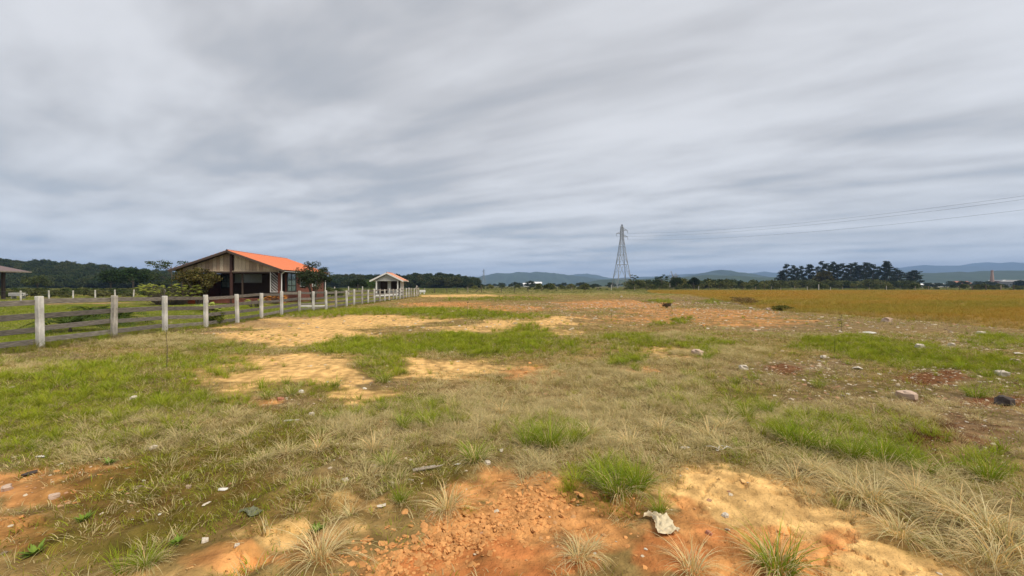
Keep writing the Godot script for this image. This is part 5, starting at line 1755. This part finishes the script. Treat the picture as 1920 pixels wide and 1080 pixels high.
func make_litter() -> void:
	# [px, py, width in photo px, material, kind, label]
	var list := [
		[1285, 842, 24, "plastic_scrap", "shard", "torn white plastic scrap lying on soil below the straw", "plastic_scrap", "litter"],
		[546, 791, 27, "plastic_scrap", "strip", "narrow white strip of board on the mossy ground", "board_strip", "litter"],
		[584, 780, 13, "stone_pale", "stone", "pale oval stone beside the white board strip", "stone", "stone"],
		[858, 872, 15, "plastic_scrap", "shard", "small white plaster flake on dark moss, beside a grass tuft", "plaster_flake", "litter"],
		[914, 870, 16, "stone_pale", "stone", "pale stone lying where moss meets orange soil", "stone", "stone"],
		[700, 882, 22, "stone_pale", "shard", "thin pale shard left of the weathered stick", "plaster_flake", "litter"],
		[940, 845, 18, "stone_pale", "shard", "cream flake in the straw at the grass edge", "plaster_flake", "litter"],
		[985, 843, 14, "plastic_scrap", "shard", "little white flake under the big green tuft", "plaster_flake", "litter"],
		[648, 908, 13, "stone_pale", "stone", "whitish pebble at the foot of the mossy slope", "stone", "stone"],
		[736, 910, 9, "plastic_scrap", "stone", "round white pebble between grass tufts on moss", "stone", "stone"],
		[716, 955, 20, "stone_pale", "shard", "flat cream shard in the wheel rut's edge", "plaster_flake", "litter"],
		[298, 963, 12, "plastic_scrap", "shard", "white scrap standing on edge in dark moss", "plastic_scrap", "litter"],
		[416, 921, 22, "plastic_scrap", "shard", "bluish white plastic scrap on moss", "plastic_scrap", "litter"],
		[385, 946, 17, "stone_pale", "shard", "buff flake near the bluish white scrap", "plaster_flake", "litter"],
		[352, 914, 12, "stone_pink", "stone", "small pinkish stone on moss", "stone", "stone"],
		[286, 842, 16, "stone_pale", "stone", "pale stone at the green grass's lower edge", "stone", "stone"],
		[112, 866, 18, "stone_pale", "shard", "pale flake at the top of the brown bare patch", "plaster_flake", "litter"],
		[75, 853, 22, "plastic_scrap", "shard", "greyish plastic scrap at the green grass's edge", "plastic_scrap", "litter"],
		[52, 886, 30, "stone_dark", "shard", "crumpled dark scrap on the brown bare patch", "dark_scrap", "litter"],
		[10, 916, 24, "stone_pink", "stone", "flat pinkish stone at the brown patch's end", "stone", "stone"],
		[99, 928, 18, "stone_pink", "stone", "reddish stone on the brown bare patch", "stone", "stone"],
		[383, 1015, 16, "stone_pale", "stone", "cream stone on the clay of the wheel rut", "stone", "stone"],
		[443, 1034, 10, "stone_pale", "stone", "small cream pebble beside crumbled clay", "stone", "stone"],
		[250, 752, 17, "stone_pale", "stone", "grey stone half hidden in the green grass", "stone", "stone"],
		[565, 743, 12, "plastic_scrap", "stone", "white stone at the tan soil's lower edge", "stone", "stone"],
		[525, 757, 14, "stone_brick", "stone", "broken brick end by the mixed grass", "brick_piece", "brick"],
		[1702, 745, 36, "stone_pink", "stone", "large rounded pink boulder in the rubble", "boulder", "boulder"],
		[1884, 760, 38, "stone_dark", "stone", "blackish lump on the rust-red moss", "boulder", "boulder"],
		[1630, 628, 24, "plastic_scrap", "shard", "bent white sheet lying before the ochre field", "plastic_scrap", "litter"],
		[1725, 655, 18, "stone_pale", "stone", "pale block beyond the bright green strip", "stone", "stone"],
		[1785, 648, 14, "stone_pale", "stone", "whitish stone in the rubble beyond the green strip", "stone", "stone"],
		[1840, 625, 14, "stone_pale", "stone", "pale stone under the ochre field's edge", "stone", "stone"],
		[1910, 666, 24, "stone_pale", "shard", "flat pale slab piece near the green strip's end", "stone_slab", "stone"],
		[1905, 680, 18, "stone_pink", "stone", "buff stone beside the flat slab piece", "stone", "stone"],
		[1664, 604, 20, "stone_pink", "stone", "pinkish stone heap piece at the field's edge", "stone", "stone"],
		[1441, 581, 11, "stone_pink", "stone", "rounded pink stone by the dark weedy bush", "stone", "stone"],
		[1408, 578, 7, "stone_pale", "stone", "pale stone just beyond the orange soil", "stone", "stone"],
		[1165, 557, 6, "stone_pale", "stone", "white stone on the orange soil before the pylon", "stone", "stone"],
		[1308, 666, 26, "stone_pink", "stone", "sandy boulder beside a green tuft", "boulder", "boulder"],
		[1545, 670, 12, "stone_pale", "stone", "white stone in short grass by the stick", "stone", "stone"],
		[1610, 690, 26, "stone_pale", "shard", "flat whitish slab at the rubble's top", "stone_slab", "stone"],
		[1395, 690, 18, "stone_pale", "stone", "grey stone at the rubble's left top", "stone", "stone"],
		[1880, 703, 24, "stone_pale", "stone", "pale boulder at the lower edge of green strip", "boulder", "boulder"],
		[1330, 1008, 14, "stone_brick", "stone", "clod-like brick stone by the plastic bag", "brick_piece", "brick"],
		[1362, 970, 16, "stone_pale", "stone", "buff stone on the cracked clay", "stone", "stone"],
		[770, 862, 12, "stone_pale", "shard", "light chip on moss above the weathered stick", "plaster_flake", "litter"],
	]
	for k in list.size():
		var L: Array = list[k]
		var where := ground_at(L[0], L[1])
		var half: float = float(L[2]) * -where.z / FOCAL * 0.5
		var t := thing(L[6], L[5], L[7], where, k * 1.3)
		var m: Mesh
		if L[4] == "stone":
			m = stone_mesh(900 + k, 0.4, 0.85)
		elif L[4] == "strip":
			m = block(Vector3(2.0, 0.14, 0.42), 0.02)
			t.rotation.y = 0.25
		else:
			m = shard_mesh(900 + k, 6 + k % 4, 0.05, 0.25)
		var o := part("scrap" if L[4] != "stone" else "rock", m, M[L[3]], t)
		o.scale = Vector3(half, half, half * 0.8)
		o.position.y = half * (0.14 if L[4] == "stone" else 0.06)
	# weathered stick
	var s := thing("wooden_stick", "weathered splintered stick lying on dark moss", "stick", ground_at(795, 886), 0.42)
	var b := Bag.new()
	b.bevelled(Vector3(0.20, 0.016, 0.036), 0.004, Transform3D(Basis(), Vector3(0, 0.02, 0)))
	b.bevelled(Vector3(0.09, 0.010, 0.014), 0.003, Transform3D(Basis(Vector3.UP, 0.12), Vector3(0.12, 0.02, 0.006)))
	part("splint", b.mesh(), M.weathered_stick, s)
	# crumpled bag: a folded sheet
	var n := FastNoiseLite.new()
	n.seed = 5
	n.frequency = 1.0
	var v := PackedVector3Array()
	var idx := PackedInt32Array()
	var R := 26
	var C := 14
	for i in R + 1:
		for j in C + 1:
			var u := i / float(R) - 0.5
			var w := j / float(C) - 0.5
			var wide := 0.055 + 0.035 * sin(u * 7.0 + 1.0) + 0.02 * n.get_noise_2d(u * 9.0, 3.0)
			v.append(Vector3(u * 0.24, 0.022 + 0.05 * absf(n.get_noise_2d(u * 3.5, w * 2.4)) + 0.03 * (0.25 - w * w), w * wide * 2.2 + 0.04 * sin(u * 5.0)))
	for i in R:
		for j in C:
			var a := i * (C + 1) + j
			idx.append_array([a, a + 1, a + C + 1, a + 1, a + C + 2, a + C + 1])
	var bag := thing("plastic_bag", "crumpled dirty cream plastic bag on red clay", "bag", ground_at(1242, 998), -0.75)
	part("film", mesh_of(v, idx, PackedColorArray(), PackedVector2Array(), true), M.bag_film, bag)
	var rag := thing("rag", "grey-green rag pressed into the moss", "rag", ground_at(470, 963), 0.2)
	var ro := part("cloth", mesh_of(v, idx), M.grey_green_rag, rag)
	ro.scale = Vector3(0.7, 0.45, 0.6)
	var tw := thing("plastic_strips", "twisted greyish white plastic strips tangled on soil by straw", "litter", ground_at(1352, 848), 0.3)
	for q in 2:
		var tb := Bag.new()
		var pts := []
		var rad := []
		for i in 9:
			var u := i / 8.0 - 0.5
			pts.append(Vector3(u * 0.22, 0.02 + 0.012 * sin(i * 1.3 + q * 2.0), 0.03 * sin(i * 0.6 + q * 1.4) + u * (0.14 if q == 0 else -0.05)))
			rad.append(0.004)
		tb.tube(pts, rad, 5)
		part("strip", tb.mesh(), M.plastic_scrap, tw)

# ---------------------------------------------------------------- start
func _ready() -> void:
	var cam := Camera3D.new()
	cam.name = "camera"
	add_child(cam)
	cam.position = Vector3(0, EYE, 0)
	cam.rotation = Vector3(-atan((540.0 - HORIZON) / FOCAL), 0, 0)
	cam.fov = rad_to_deg(2.0 * atan(540.0 / FOCAL))
	cam.near = 0.1
	cam.far = 20000.0
	cam.current = true
	var env := Environment.new()
	env.background_mode = Environment.BG_SKY
	env.sky = make_sky()
	env.background_energy_multiplier = 0.435
	env.tonemap_mode = Environment.TONE_MAPPER_LINEAR
	env.tonemap_exposure = 2.5
	env.fog_enabled = true
	env.fog_density = 0.00016
	env.fog_light_color = Color(0.66, 0.80, 1.0)
	env.sdfgi_enabled = true
	env.ssao_enabled = true
	env.ssil_enabled = true
	var we := WorldEnvironment.new()
	we.name = "environment"
	we.environment = env
	add_child(we)
	var sun := DirectionalLight3D.new()
	sun.name = "sun"
	sun.light_energy = 0.5
	sun.light_color = Color(1.0, 0.96, 0.9)
	sun.light_angular_distance = 22.0
	sun.shadow_enabled = true
	add_child(sun)
	sun.look_at_from_position(Vector3(38, 60, 27), Vector3.ZERO)

	noise_a.seed = 21
	noise_a.frequency = 0.12
	noise_a.fractal_octaves = 3
	noise_b.seed = 22
	noise_b.frequency = 0.55
	noise_b.fractal_octaves = 4
	noise_c.seed = 23
	noise_c.frequency = 3.2
	noise_c.fractal_octaves = 3
	warp.seed = 24
	warp.frequency = 0.9
	warp.fractal_octaves = 3

	materials()
	make_ground()
	make_hills()
	make_farmhouse()
	make_hut()
	make_pavilion()
	make_far_buildings()
	make_pylon()
	make_plank_fence()
	make_wire_fences()
	make_trees()
	make_garden()
	make_cover()
	make_tufts()
	make_litter()
